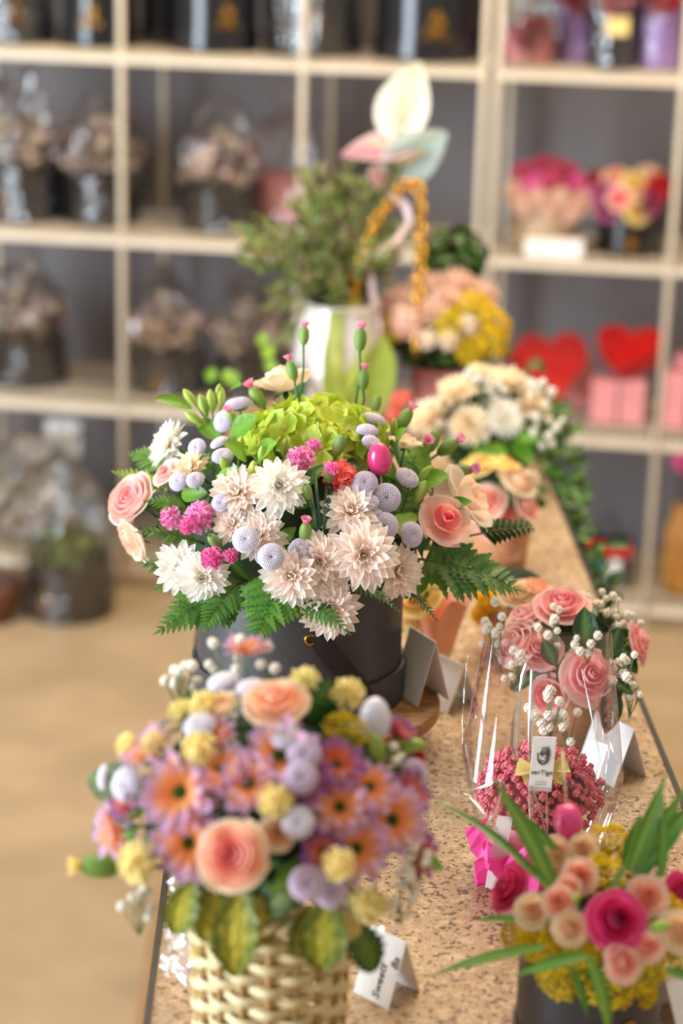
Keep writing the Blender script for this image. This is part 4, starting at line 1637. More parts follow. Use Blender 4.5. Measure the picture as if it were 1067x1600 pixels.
for i in range(280):
    t = (i + .5) / 280
    z = 1 - 1.55 * t
    a = i * 2.399963
    q = math.sqrt(max(0, 1 - z * z))
    s = random.uniform(.82, 1.04)
    # two lobes, a heart seen from the front
    lobe = 1 - .16 * max(0, z) * max(0, 1 - abs(q * math.cos(a)) * 3)
    link('floret', PB, dry, Tr(q * math.cos(a) * .049 * s, q * math.sin(a) * .04 * s, z * .037 * s * lobe) @ Rz(i) @ Sc(.0034 * random.uniform(.75, 1.25)))
part('core', G().ball((0, 0, -.004), 1, S(120, 50, 62), 8, 12, (.04, .032, .03)), 'fuzzy', dry)
tag(dry, 'ball of dried pink gypsophila inside the clear gift bag', 'flower')
# bag: front outline widest in the middle
rows = [(0, .037, .030), (.05, .050, .042), (.10, .0605, .046), (.155, .0545, .026), (.21, .0485, .004)]
rr2 = random.Random(11)
NB = 28


def bagp(u, v):
    z, hx, hy_ = rows[int(round(u * (len(rows) - 1)))]
    a = v * 2 * PI
    ca, sa = math.cos(a), math.sin(a)
    ex = .34
    x = hx * math.copysign(abs(ca) ** ex, ca)
    y = hy_ * math.copysign(abs(sa) ** ex, sa)
    j = .0012
    return (x + rr2.uniform(-j, j), y + rr2.uniform(-j, j) - (.002 * math.cos(x * 170)), z)


bag = link('clear_gift_bag', None, None, Tr(*gc_) @ Rz(.06))
g = G().grid(len(rows) - 1, NB, bagp, (1, 1, 1), True)
part('film', g, 'cellophane', bag, None, False)


def bagfront(x, z):
    for i in range(len(rows) - 1):
        if rows[i][0] <= z <= rows[i + 1][0]:
            t = (z - rows[i][0]) / (rows[i + 1][0] - rows[i][0])
            hx = rows[i][1] * (1 - t) + rows[i + 1][1] * t
            hy_ = rows[i][2] * (1 - t) + rows[i + 1][2] * t
            c = min(.999, abs(x) / hx) ** (1 / .34)
            return -hy_ * math.sqrt(1 - c * c) ** .34 - .0006
    return -.006


def bagpx(px, py):
    """bag coordinates (x, z) under a pixel"""
    p = atd(px, py, gd - .05)
    q = (Tr(*gc_) @ Rz(.06)).inverted() @ p
    return q.x, q.z


def fold(pxs, wpx, mat='fold_highlight'):
    g = G()
    P3 = []
    for px, py in pxs:
        x, z = bagpx(px, py)
        z = min(.209, max(.001, z))
        P3.append(Vector((x, bagfront(x, z) - .001, z)))
    n = len(P3) - 1
    wd = wpx * k_

    def fn(u, v):
        i = int(round(u * n))
        t = P3[min(n, i + 1)] - P3[max(0, i - 1)]
        sd = Vector((t.z, 0, -t.x)).normalized()
        tw = wd * (.3 + .7 * math.sin(PI * min(1, max(0, u * .9 + .05))))
        return P3[i] + sd * (v - .5) * 2 * tw + Vector((0, -.0012 * math.sin(v * PI), 0))
    g.grid(n, 4, fn)
    part('crease_highlight', g, mat, bag)  # added strip along a crease, shaped and glossed to stand for its highlight


fold([(720, 1240), (738, 1218), (758, 1204), (774, 1191)], 3)
fold([(720, 1240), (735, 1248), (752, 1256), (764, 1266)], 3)
fold([(774, 1191), (780, 1205), (777, 1230), (770, 1256), (762, 1268)], 6)
fold([(762, 1266), (768, 1276), (775, 1286)], 3)
fold([(825, 1030), (823, 1100), (822, 1180), (824, 1240), (826, 1290)], 5)
fold([(806, 1060), (800, 1100), (796, 1140), (799, 1165)], 7)
fold([(816, 1020), (811, 1040), (806, 1062)], 4)
fold([(815, 1190), (830, 1225), (842, 1262), (852, 1300)], 2.5)
fold([(846, 1215), (849, 1250), (852, 1298)], 2.5)
fold([(745, 1090), (748, 1130), (745, 1180)], 12, 'cellophane_crinkled')
fold([(728, 1010), (724, 1060), (722, 1120), (720, 1190)], 3, 'cellophane_crinkled')
fold([(902, 1030), (915, 1090), (926, 1150), (934, 1200)], 2, 'fold_highlight')
tag(bag, 'tall clear film gift bag with a white tag in front of the pink roses', 'bag')
# tag on the bag
x, z = bagpx(838, 1167)
ty = bagfront(x, z) - .007
tg = link('gift_tag', None, None, Tr(*gc_) @ Rz(.06) @ Tr(x, ty, z) @ Ry(math.radians(2)))
tw_, th_ = .0175, .045
g = G().box((-tw_ / 2, -.0005, -th_ / 2), (tw_ / 2, .0005, th_ / 2))
tcard = part('card', g, 'white_card', tg, None, False)
g = G()
for k in range(4):
    R_ = .0074 * (1 - k * .23)
    pts = []
    for i in range(13):
        a = PI * (.95 + k * .35) + i / 12 * PI * 1.4
        pts.append((R_ * .62 * math.cos(a), -.0007, .0085 + R_ * math.sin(a)))
    g.tube(pts, .00038, 4)
for s in (-1, 1):
    g.tube([(0, -.0007, -.0005), (s * .003, -.0007, .0015), (s * .0044, -.0007, .005)], .0004, 4)
g.ball((0, -.0007, .0085), .0009, nu=4, nv=6)
part('emblem', g, 'ink', tcard)
link('lettering', text_mesh('verTige', .0056, 'ink', 'CENTER', 0, .00005), tcard, Tr(0, -.0007, -.0085) @ Matrix.Rotation(PI / 2, 4, 'X'))
g = G().box((-.0045, -.0007, -.0148), (.0045, -.0005, -.0145))
g.box((-.0045, -.0007, -.0168), (.0045, -.0005, -.0164))
part('printed_line', g, 'ink', tcard, None, False)
tag(tg, 'white paper tag with a rose emblem on the clear gift bag', 'tag')
# yellow tissue bow behind the tag
bw = link('yellow_bow', None, None, Tr(*gc_) @ Rz(.06) @ Tr(x, ty + .004, z - .006))
for k, (ax, ln, tilt) in enumerate(((0.35, .021, .3), (-.25, .019, .2), (PI - .2, .02, .3), (PI + .35, .016, .1), (.9, .013, .2))):
    pg = petal_g(1, .42, prof_fan, .3, -.3, .3, lambda t, s: (1, 1, 1), 5, 5, .06, 3, k)
    part('loop', pg, 'yellow_tissue', bw, Matrix.Rotation(PI / 2, 4, 'X') @ Rz(ax) @ Sc(ln))
tag(bw, 'pale yellow tissue bow behind the white tag', 'bow')
# paper strip and pink tissue at the foot
g = G()


def tis(u, v):
    a = -2.9 + v * 2.2
    r = .037 + .014 * u + .006 * math.sin(v * 23 + u * 3) + .004 * math.sin(v * 47 - u * 5)
    return (r * math.cos(a), r * math.sin(a), .001 + .050 * u * (1 + .22 * math.sin(v * 14) + .1 * math.sin(v * 37)))


g.grid(9, 30, tis)
rt = random.Random(4)
g.v = [(x + rt.uniform(-.0022, .0022), y + rt.uniform(-.0022, .0022), max(.001, z + rt.uniform(-.002, .002))) for x, y, z in g.v]
o = part('pink_tissue_paper', g, 'pink_tissue', None, Tr(*(gc_ + Vector((-.004, -.004, 0)))), False)
tag(o, 'bright pink tissue paper at the foot of the clear gift bag', 'tissue')
x0, z0 = bagpx(785, 1300)
g = G().box((-.006, -.0004, -.03), (.006, .0004, .03))
o = part('paper_strip', g, 'white_card', None, Tr(*gc_) @ Tr(x0, -.036, .04) @ Ry(.12) @ Matrix.Rotation(-.1, 4, 'X'), False)
tag(o, 'cream paper strip left of the dusty pink pot', 'paper')

# ================================================================== pink roses in a kraft pot
kc = atz(888, 1163, TZ)
kp = link('kraft_pot', None, None, Tr(*kc))
part('wall', G().lathe([(0, 0), (.026, 0), (.034, .075), (.032, .075), (.025, .004), (0, .004)], 32), 'kraft', kp)
part('rim', G().lathe([(.0345, .068), (.0352, .076), (.032, .076)], 32), 'kraft', kp)
tag(kp, 'brown kraft pot holding pink roses behind the clear gift bag', 'pot')
KD = (kc + Vector((-.004, 0, .092)), Vector((.067, .06, .048)))
WK = 'in the kraft pot behind the gift bag'
GK = 'blooms in the kraft pot'
foam(KD, 'dark green floral foam inside the kraft pot', .72)
foliage('foliage_leaves', KD, 70, .024, [S(36, 74, 34), S(50, 90, 40)], 'small green leaves between the pink roses of the kraft pot')


def fk(kind, pal, px, py, r, face=None, note=None, lift=0.0):
    return flower(kind, pal, px, py, r, KD, WK, GK, face, True, note, lift)


fk('rose', 'pink', 915, 1062, 47, (.25, .35, .9), 'large pink rose facing the front in the kraft pot', .01)
fk('rose', 'pink', 878, 957, 44, (-.05, .8, .6), 'pink rose at the top of the kraft pot bouquet')
fk('rose', 'pink', 985, 1008, 36, (.85, .25, .3), 'pink rose at the right edge of the kraft pot bouquet')
fk('rose', 'blush', 815, 1008, 40, (-.6, .4, .6), 'blush rose at the left edge of the kraft pot bouquet')
fk('rose', 'pink', 843, 1020, 36, (-.1, .5, .85), 'pink rose between blush rose and large front rose')
fk('rose', 'blush', 826, 972, 34, (-.4, .8, .4), 'blush rose left behind the top pink rose')
fk('rose', 'coral', 860, 1085, 32, (-.3, 0, .9), 'coral rose low behind the film of the gift bag')
for x, y, sp, n, b, dp in ((785, 975, 40, 9, 8, 1.83), (870, 985, 40, 10, 7.5, 1.80), (945, 955, 40, 12, 7, 1.86), (975, 960, 34, 10, 7, 1.86), (970, 1045, 34, 10, 8, 1.80), (858, 1105, 40, 16, 8, 1.77),
                           (770, 1000, 24, 5, 8, 1.83), (920, 1000, 24, 6, 7, 1.79), (890, 1130, 30, 8, 8, 1.78), (985, 1085, 24, 7, 7, 1.81), (930, 930, 20, 6, 7, 1.87), (800, 1040, 26, 6, 8, 1.80)):
    sprig(x, y, sp, n, b, dp, WK, 'white gypsophila in the kraft pot')
for a, b, w_, nv, note in (((918, 1015), (912, 948), 1.25, (-.2, .2, .9), 'dark leaf between the top rose and the gypsophila'),
                           ((945, 1030), (968, 980), 1.3, (.2, .2, .9), 'dark leaf left of the right edge rose'),
                           ((868, 1040), (848, 1000), 1.2, (-.2, .3, .9), 'dark leaf behind the film above the coral rose'),
                           ((955, 1065), (948, 1148), 1.0, (.3, .2, .9), 'dark leaf hanging down beside the kraft pot'),
                           ((950, 1062), (990, 1085), 1.1, (.2, .6, .7), 'dark leaf pointing right under the right edge rose'),
                           ((840, 1050), (800, 1080), 1.0, (-.2, .5, .8), 'dark leaf low at the left of the kraft pot')):
    leafpx(a, 1.80, b, 1.795, nv, 'rosedark', '', WK, 'dark leaves of the kraft pot', w_, note, w=.24, c1=S(34, 72, 36))
tent_card(atz(955, 1207, TZ), .05, .052, .02, -.95, 'white folded price card right of the kraft pot')
pz = (sc0 + Vector((0, 0, 0)))
tent_card(atz(657, 1086, STZ), .045, .06, .017, -1.05, 'white folded price card on the wooden stand right of the hat box')
tent_card(atz(702, 1098, TZ), .04, .045, .02, -.9, 'small white price card between the hat box and the clear bag')

# ================================================================== bouquets further back
def back_bouquet(cpx, cpy, r, h, potlabel, potmat, potname, rz, foil, items, where, group, dome_dy=.0, foamlabel=None, shape='cup'):
    c = atz(cpx, cpy, TZ)
    root = link(potname, None, None, Tr(*c))
    if shape == 'cup':
        part('wall', G().lathe([(0, 0), (r * .82, 0), (r, h), (r * .94, h), (r * .78, .004), (0, .004)], 32), potmat, root)
        part('rim', G().lathe([(r * 1.0, h * .92), (r * 1.03, h), (r * .94, h)], 32), potmat, root)
    else:
        g = G()

        def cone(u, v):
            a = v * 2 * PI
            q = r * (.45 + .55 * u) * (1 + .12 * u * math.sin(a * 7))
            return (q * math.cos(a), q * math.sin(a), h * u * (1 + .12 * u * math.sin(a * 5)))
        g.grid(8, 42, cone, (1, 1, 1), True)
        part('paper', g, potmat, root)
        part('tie', G().tube([(r * .62 * math.cos(i * PI / 10), r * .62 * math.sin(i * PI / 10), h * .3) for i in range(20)], .002, 5, closed=True), 'straw', root)
    tag(root, potlabel, 'pot' if shape == 'cup' else 'wrapping')
    dome = (c + Vector((0, 0, h + dome_dy)), Vector(rz))
    if foamlabel:
        foam(dome, foamlabel, .75)
    for kind, pal, px, py, rp, face in items:
        flower(kind, pal, px, py, rp, dome, where, group, face, False)
    return c, dome


cW, DW = back_bouquet(755, 748, .048, .06, 'dark green pot under the cream chrysanthemum bouquet', 'foam', 'flower_pot', (.084, .07, .05), None,
                      [('mum', 'cream', 672, 655, 40, (-.6, .6, .5)), ('mum', 'cream', 715, 615, 38, (-.2, .9, .4)), ('mum', 'cream', 790, 600, 38, (.1, .9, .4)),
                       ('mum', 'white', 785, 655, 40, (.1, .5, .8)), ('mum', 'cream', 735, 665, 38, (-.1, .4, .9)), ('mum', 'cream', 830, 635, 34, (.6, .6, .4)),
                       ('mum', 'white', 822, 610, 30, (.4, .8, .2)), ('mum', 'cream', 695, 690, 30, (-.3, .3, .8)), ('mum', 'cream', 750, 585, 26, (0, 1, .1)),
                       ('carnation', 'salmon', 628, 628, 20, (-.6, .7, .3)), ('carnation', 'salmon', 618, 650, 16, (-.7, .4, .4)), ('egg', 'pink', 738, 702, 15, (0, 1, .2))],
                      'in the cream bouquet behind the hat box', 'blooms of the cream chrysanthemum bouquet', .035, 'green floral foam inside the cream chrysanthemum bouquet')
foliage('foliage_leaves', (DW[0] + Vector((.01, -.005, -.03)), Vector((.085, .07, .055))), 120, .034, [S(60, 100, 34), S(96, 130, 44), S(44, 78, 30)],
        'green leaves under the cream chrysanthemum bouquet', half=False)
for x, y, sp, n, b in ((760, 590, 34, 12, 7), (850, 665, 36, 12, 6), (845, 620, 26, 8, 6)):
    sprig(x, y, sp, n, b, 2.60, 'in the cream bouquet behind the hat box', 'white gypsophila of the cream bouquet')
for i, (a, b) in enumerate((((800, 690), (830, 725)), ((770, 690), (780, 735)), ((800, 680), (845, 690)), ((745, 695), (755, 735)))):
    leafpx(a, 2.63, b, 2.60, (.1, .6, .8), 'limeleaf', 'yellow green leaf', 'hanging under the cream chrysanthemum bouquet', 'leaves of the cream bouquet', 1.2, w=.24, c1=S(150, 176, 50))

back_bouquet(684, 662, .043, .088, 'pink round pot under the peach and yellow bouquet', 'pink_pot', 'flower_pot', (.09, .078, .055), None,
             [('carnation', 'peach', 625, 478, 36, (-.5, .6, .5)), ('carnation', 'peach', 668, 455, 36, (-.1, .9, .4)), ('carnation', 'peach', 712, 448, 34, (.1, .9, .4)), ('carnation', 'peach', 640, 505, 34, (-.4, .4, .8)),
              ('carnation', 'peach', 750, 462, 32, (.4, .8, .3)), ('carnation', 'hotpink', 680, 486, 17, (0, .5, .9)), ('carnation', 'peach', 672, 490, 30, (0, .5, .8)), ('carnation', 'peach', 700, 470, 26, (0, .7, .7)),
              ('yarrow', 'yellow', 740, 485, 38, (.2, .6, .8)), ('yarrow', 'yellow', 770, 505, 36, (.6, .5, .6)), ('yarrow', 'yellow', 765, 530, 34, (.6, .3, .7)), ('yarrow', 'yellow', 612, 515, 30, (-.6, .4, .6)),
              ('yarrow', 'yellow', 700, 505, 28, (0, .5, .8)), ('carnation', 'cream', 730, 510, 20, (.1, .4, .9)), ('carnation', 'cream', 700, 530, 20, (0, .2, 1)), ('carnation', 'cream', 668, 530, 18, (-.2, .2, .9)), ('yarrow', 'yellow', 735, 545, 28, (.3, 0, 1))],
             'in the peach and yellow bouquet', 'blooms of the peach and yellow bouquet', .045, 'green floral foam inside the peach and yellow bouquet')
cY = atz(684, 662, TZ)
foliage('foliage_leaves', (cY + Vector((0, 0, .125)), Vector((.088, .076, .05))), 120, .03, [S(60, 96, 34), S(46, 80, 30)],
        'green leaves under the peach and yellow bouquet', half=False)

cQ, DQ = back_bouquet(782, 885, .034, .05, 'kraft pot under the coral and peach bouquet right of the hat box', 'kraft', 'flower_pot', (.042, .04, .045), None,
                      [('rose', 'salmon', 760, 790, 34, (-.3, .5, .8)), ('rose', 'yellow', 748, 738, 34, (-.3, .8, .4)), ('rose', 'ivory', 805, 760, 32, (.4, .7, .5)), ('rose', 'coral', 775, 815, 34, (0, .3, .9)),
                       ('rose', 'salmon', 818, 795, 26, (.6, .4, .6)), ('rose', 'salmon', 790, 855, 26, (.1, 0, .9)), ('rose', 'yellow', 785, 735, 28, (.1, .95, .2)), ('carnation', 'cream', 825, 750, 20, (.6, .7, .2))],
                      'in the coral bouquet right of the hat box', 'blooms of the coral and peach bouquet', .04, 'green floral foam inside the coral and peach bouquet')
foliage('foliage_leaves', (DQ[0], DQ[1]), 50, .025, [S(70, 104, 44), S(90, 120, 50)], 'green leaves of the coral and peach bouquet', half=False)
back_bouquet(672, 1045, .036, .075, 'peach paper cone with yellow blooms right behind the hat box', 'peach_paper', 'paper_cone', (.034, .03, .03), None,
             [('eustoma', 'yellow', 655, 945, 38, (-.2, .6, .7)), ('carnation', 'yellow', 668, 915, 24, (.1, .8, .4)), ('carnation', 'yellow', 645, 975, 22, (-.4, .2, .8))],
             'in the peach paper cone', 'blooms of the peach paper cone', .02, None, 'cone')
back_bouquet(792, 1010, .03, .045, 'kraft pot with yellow blooms behind the pink roses', 'kraft', 'flower_pot', (.05, .035, .028), None,
             [('carnation', 'yellowdeep', 765, 940, 26, (-.3, .6, .7)), ('rose', 'ivory', 808, 935, 32, (0, .7, .6)), ('carnation', 'yellowdeep', 752, 960, 18, (-.5, .3, .7)), ('rose', 'peach', 838, 925, 26, (.3, .8, .3))],
             'in the kraft pot behind the pink roses', 'blooms behind the pink roses', .02, 'green floral foam behind the pink roses')

# trailing greenery over the far right edge of the counter
g = G()
pr = [leaf_g(.26, .25, .5, c) for c in (S(58, 96, 30), S(86, 124, 40), S(44, 76, 26))]
pth = [tpt(tw1 - .03, 3.0, TZ + .04), tpt(tw1 + .01, 2.85, TZ + .04), tpt(tw1 + .015, 2.65, TZ + .01), tpt(tw1 + .02, 2.5, TZ - .03), tpt(tw1 + .025, 2.38, TZ - .08), tpt(tw1 + .03, 2.3, TZ - .15)]
O = pth[0]
for i in range(420):
    t = random.random() * (len(pth) - 1.001)
    k = int(t)
    p = pth[k].lerp(pth[k + 1], t - k) + Vector((random.gauss(0, .016), random.gauss(0, .02), random.gauss(0, .02)))
    dv = Vector((random.uniform(-.6, 1), random.uniform(-1, 1), random.uniform(-1, .5))).normalized()
    g.merge(random.choice(pr), along(p - O, p - O + dv, (random.uniform(-.5, .5), -.6, .7)) @ Sc(random.uniform(.02, .034)))
gl = link('trailing_greenery', None, None, Tr(*O))
part('leaves', g, 'leaf', gl, kind='stuff')
part('vine', G().tube([p - O for p in pth], .003, 6, S(80, 90, 40)), 'leaf', gl)
tag(gl, 'green trailing garland along the far right counter edge', 'garland')

# ================================================================== white vase with green plant, anthuriums and gold chain
vc_ = atz(530, 668, TZ)
vd = depth_of(vc_)
vk = vd / F
vs = link('white_vase', None, None, Tr(*vc_))
vr = 78 * vk
part('body', G().lathe([(0, 0), (vr * .62, 0), (vr * .66, .006), (vr * .95, .05), (vr, .09), (vr * .88, .14), (vr * .72, .175), (vr * .76, .185), (vr * .7, .185), (vr * .62, .165), (0, .16)], 40), 'white_ceramic', vs)
g = G()
g.grid(10, 8, lambda u, v: ((vr * (1.02 - .0)) * math.sin(-.15 + (v - .5) * .4) * (.72 + .3 * math.sin(PI * min(1, u * .8 + .2))), -(vr * 1.02) * math.cos(-.15 + (v - .5) * .4) * (.72 + .3 * math.sin(PI * min(1, u * .8 + .2))), .01 + u * .17))
part('green_reflection', g, 'lime_reflection', vs)  # lime band painted in place of the green reflected in the vase
tag(vs, 'white ceramic vase with a painted green reflection behind the hat box', 'vase')
for a_, b_, w_, nt_ in (((520, 640), (556, 455), 1.1, 'broad lime leaf standing left before the white vase'), ((560, 640), (530, 500), 1.2, 'broad lime leaf leaning left before the white vase'),
                        ((585, 650), (600, 520), 1.2, 'broad lime leaf standing right before the white vase'), ((470, 640), (455, 560), 1.3, 'dark green leaf standing left of the white vase')):
    leafpx(a_, vd - .09, b_, vd - .085, (.1, .2, .9), 'vaseleaf' + str(a_[0] == 470), '', '', 'broad leaves before the white vase', w_, nt_, w=.16, c1=S(150, 164, 62) if a_[0] != 470 else S(60, 92, 40))
# chain handle
cpts = [atd(x, y, vd - .075 + dz) for x, y, dz in ((552, 600, 0), (548, 520, 0), (556, 440, 0), (585, 350, .0), (625, 295, 0), (648, 284, 0), (657, 300, 0), (658, 380, 0), (655, 470, 0), (650, 562, 0))]
ch = link('gold_chain', None, None, Tr(*cpts[0]))
lk = G().tube([(0.0105 * math.cos(i * PI / 6), .0078 * math.sin(i * PI / 6), 0) for i in range(12)], .0028, 6, closed=True).mesh('link', 'gold')
dist = 0
seg = 0
k = 0
tot = sum((cpts[i + 1] - cpts[i]).length for i in range(len(cpts) - 1))
step = .0148
nlk = int(tot / step)
for i in range(nlk):
    dd = i * step
    s = 0
    for j in range(len(cpts) - 1):
        ln = (cpts[j + 1] - cpts[j]).length
        if dd <= s + ln:
            break
        s += ln
    p = cpts[j].lerp(cpts[j + 1], (dd - s) / ln)
    M = along(p - cpts[0], p - cpts[0] + (cpts[j + 1] - cpts[j]), TOC) @ Matrix.Rotation(PI / 2 * (i % 2) + .4, 4, 'X')
    link('link', lk, ch, M)
tag(ch, 'gold chain handle looping up beside the anthuriums', 'chain')
# bushy plant
top = vc_ + Vector((0, 0, .175))
bush = link('bushy_green_plant', None, None, Tr(*top))
gs, gl_ = G(), G()
lf = [leaf_g(.16, .2, .3, c, nl=4) for c in (S(112, 126, 58), S(132, 138, 78), S(84, 98, 48), S(140, 122, 92))]
tips = []
for i in range(64):
    x, y = random.uniform(372, 640), random.uniform(262, 500)
    if abs(x - 505) / 140 + abs(y - 390) / 150 > 1.15:
        continue
    tips.append((x, y))
tips += [(372, 358), (390, 370), (470, 262), (480, 275), (600, 290), (620, 345), (560, 300), (430, 545), (440, 460), (520, 290)]
for x, y in tips:
    p = atd(x, y, vd + random.uniform(-.11, .09)) - top
    m1 = p * .45 + Vector((random.uniform(-.02, .02), random.uniform(-.02, .02), .03))
    gs.tube([(0, 0, -.02), m1, p], [.0018, .0012, .0006], 5, S(120, 112, 70))
    for j in range(34):
        t = random.uniform(.25, 1)
        q = m1.lerp(p, (t - .45) / .55) if t > .45 else m1 * (t / .45)
        dv = (p.normalized() * .8 + Vector((random.uniform(-1, 1), random.uniform(-1, 1), random.uniform(-.6, 1)))).normalized()
        gl_.merge(random.choice(lf), along(q, q + dv, (random.uniform(-.5, .5), -.7, .6)) @ Sc(random.uniform(.014, .028)))
part('branches', gs, 'leaf', bush)
part('leaves', gl_, 'leaf', bush, kind='stuff')
tag(bush, 'airy grey green bushy plant in the white vase', 'plant')
# anthuriums
def spathe_g(c1, c2, c3):
    g = G()

    def fn(u, v):
        s = v * 2 - 1
        w_ = .43 * (math.sin(PI * min(1, u ** .62 * .985)) ** .8)
        back = -.14 * abs(s) * max(0, 1 - u * 3.2)
        return (u + back, s * w_, .16 * s * s * w_ * 2 + .16 * u * u - .03 * math.cos(s * 5))
    return g.grid(14, 10, fn, lambda u, v: mixc(mixc(c1, c2, abs(v * 2 - 1) * 1.1), c3, u * 1.3 - .55))


for nm, pa, pb, nv, cols, wide, note in (
        ('anthurium', (622, 210), (664, 102), (-.5, .1, .8), (S(240, 232, 206), S(252, 246, 226), S(226, 224, 190)), 1.05, 'upright cream anthurium rising above the pink anthurium'),
        ('anthurium', (640, 232), (536, 258), (.1, .75, .6), (S(206, 134, 160), S(236, 206, 212), S(214, 160, 180)), .95, 'dusty pink anthurium pointing left above the bushy plant'),
        ('anthurium', (610, 262), (694, 202), (.3, -.35, .8), (S(176, 210, 196), S(214, 234, 236), S(196, 206, 190)), 1.0, 'pale blue green anthurium pointing right beside the gold chain')):
    a, b = atd(*pa, vd - .03), atd(*pb, vd - .04)
    root = link(nm, None, None, along(a, b, camvec(nv)))
    L = (b - a).length
    link('spathe', spathe_g(*cols).mesh('spathe', 'petal'), root, Sc((L, L * wide, L)))
    part('spadix', G().tube([(L * .12, 0, .004), (L * .3, 0, L * .16), (L * .55, 0, L * .22)], [.003, .0038, .002], 8, S(226, 206, 150)), 'fuzzy', root)
    inv = root.matrix_basis.inverted()
    e = inv @ top
    part('stem', G().tube([(L * .06, 0, 0), Vector((L * .06, 0, 0)) * .5 + e * .5 + Vector((0, 0, -.01)), e], .0025, 6, S(150, 160, 90)), 'leaf', root)
    tag(root, note, 'flower', 'anthuriums in the white vase')
# pale twisted ribbon and a pinkish bloom under the anthuriums
g = G()
rp = [atd(x, y, vd - .08) for x, y in ((606, 305), (632, 318), (640, 345), (622, 372), (598, 388), (582, 402), (578, 430), (584, 470), (592, 520))]
g.grid(len(rp) - 1, 2, lambda u, v: rp[int(round(u * (len(rp) - 1)))] - rp[0] + camvec((.7, .6 * math.cos(u * 7), .6)) * (v - .5) * .012)
o = part('pale_ribbon', g, 'pale_satin', None, Tr(*rp[0]))
tag(o, 'shiny pale ribbon curling down beside the gold chain', 'ribbon')
flower('eustoma', 'blush', 600, 285, 26, ((atd(600, 285, vd)), Vector((.01, .01, .01))), 'under the anthuriums', 'anthuriums in the white vase', (.2, .5, .8), False)
# sprays of small lime leaves hanging left
hl = link('hanging_lime_twig', None, None, Tr(*top))
g = G()
pp = [atd(x, y, vd - .12) - top for x, y in ((470, 480), (440, 520), (425, 545), (428, 600))]
g.tube([(0, 0, 0)] + pp, .0012, 5, S(120, 140, 60))
part('stem', g, 'leaf', hl)
lm = leaf_g(.4, .2, .3, S(140, 178, 50)).mesh('leaf', 'leaf')
for x, y in ((425, 540), (432, 575), (420, 560), (335, 575), (352, 578), (368, 580), (438, 600), (410, 520)):
    p = atd(x, y, vd - .12) - top
    link('leaf', lm, hl, along(p, p + camvec((random.uniform(-.6, .6), -.8, .2)), TOC) @ Sc(.022))
tag(hl, 'twig of small lime leaves hanging left of the white vase', 'twig')

# ================================================================== things on the shelves
def shelf_pos(px, level, back):
    z = ZS[level] + .0118 if level >= 0 else 0
    lo, hi = -3, 3
    for _ in range(40):
        m_ = (lo + hi) / 2
        p = SP + SN * back + SD * m_ + Vector((0, 0, z))
        if proj(p)[0] < px:
            lo = m_
        else:
            hi = m_
    return SP + SN * back + SD * lo + Vector((0, 0, z))


PXM = 4.35 / F


def dried(c, r, h, label, seed, cols=None, nm='dried_bouquet'):
    rr = random.Random(seed)
    cols = cols or [S(176, 148, 122), S(206, 184, 160), S(120, 100, 88), S(150, 140, 150), S(190, 160, 150)]
    g, g2 = G(), G()
    for i in range(150):
        a, q = rr.uniform(0, 6.28), math.sqrt(rr.random())
        z = h * (.35 + .65 * rr.random()) * (1 - .4 * q)
        p = (r * q * math.cos(a), r * q * math.sin(a), z)
        g.ico(p, rr.uniform(.006, .014), rr.choice(cols))
        g2.tube([(0, 0, 0), p], .0012, 4, S(130, 110, 80))
    root = link(nm, None, None, Tr(*c))
    part('seed_heads', g, 'fuzzy', root, kind='stuff')
    part('stems', g2, 'leaf', root)
    tag(root, label, 'dried flowers', 'dried bouquets in boxes on the shelves')
    return root


GBX = 'black hat boxes on the left shelves'
seed = 20
# (px centre, level, back, radius, height, emblem yaw, what)
for px, lv, bk_, r, h, ey, what in (
        (22, 0, .17, .085, .17, .15, 'leftmost black hat box with gold emblem on the top shelf'),
        (155, 0, .17, .080, .17, -.1, 'black hat box with gold emblem left of the left post, top shelf'),
        (335, 0, .17, .092, .19, .35, 'black hat box with gold emblem right of the left post, top shelf'),
        (488, 0, .17, .096, .19, .05, 'black hat box with gold emblem above the middle post, top shelf'),
        (664, 0, .17, .105, .19, .15, 'wide black hat box with gold emblem above the anthuriums, top shelf'),
        (250, 0, .29, .042, .19, None, 'plain black box behind the left post on the top shelf'),
        (748, 0, .30, .045, .19, .0, 'narrow black hat box beside the double post, top shelf'),
        (40, 1, .165, .085, .115, -.5, 'leftmost black hat box on the second shelf'),
        (160, 1, .165, .075, .10, None, 'black hat box just left of the post on the second shelf'),
        (345, 1, .165, .078, .085, None, 'black hat box below the bright sparkles on the second shelf'),
        (45, 2, .165, .085, .10, None, 'leftmost black hat box on the third shelf'),
        (268, 2, .165, .078, .09, -.35, 'black hat box with gold emblem on the third shelf'),
        (385, 2, .165, .07, .085, None, 'black hat box behind the lime leaves on the third shelf')):
    c = shelf_pos(px, lv, bk_)
    hat_box(c, r, h, what, ey, group=GBX)
    seed += 1
    tail = what.replace('black hat box', 'box').replace('black box', 'box')
    dried(c + Vector((0, 0, h * .8)), r * 1.1, .15 if lv else .1, 'dried flowers in the ' + tail, seed)
    if lv >= 1 or px in (22, 488):
        wrap(c + Vector((0, 0, .003)), [(r * 1.06, 0), (r * 1.1, h * .5), (r * 1.16, h), (r * 1.25, h + .04), (r * 1.15, h + .08), (r * .8, h + .12), (r * .5, h + .15)],
             'clear film round the ' + tail, seed, jit=.14)
# silver grey one wrapped, behind the bushy plant
c = shelf_pos(438, 1, .275)
hat_box(c, .068, .10, 'pale pink grey hat box behind the bushy plant on the second shelf', None, 'pink_pot', group=None)
wrap(c, [(.08, 0), (.085, .08), (.09, .14), (.07, .2), (.03, .25), (.06, .29)], 'clear film round the pale box behind the bushy plant', 77)

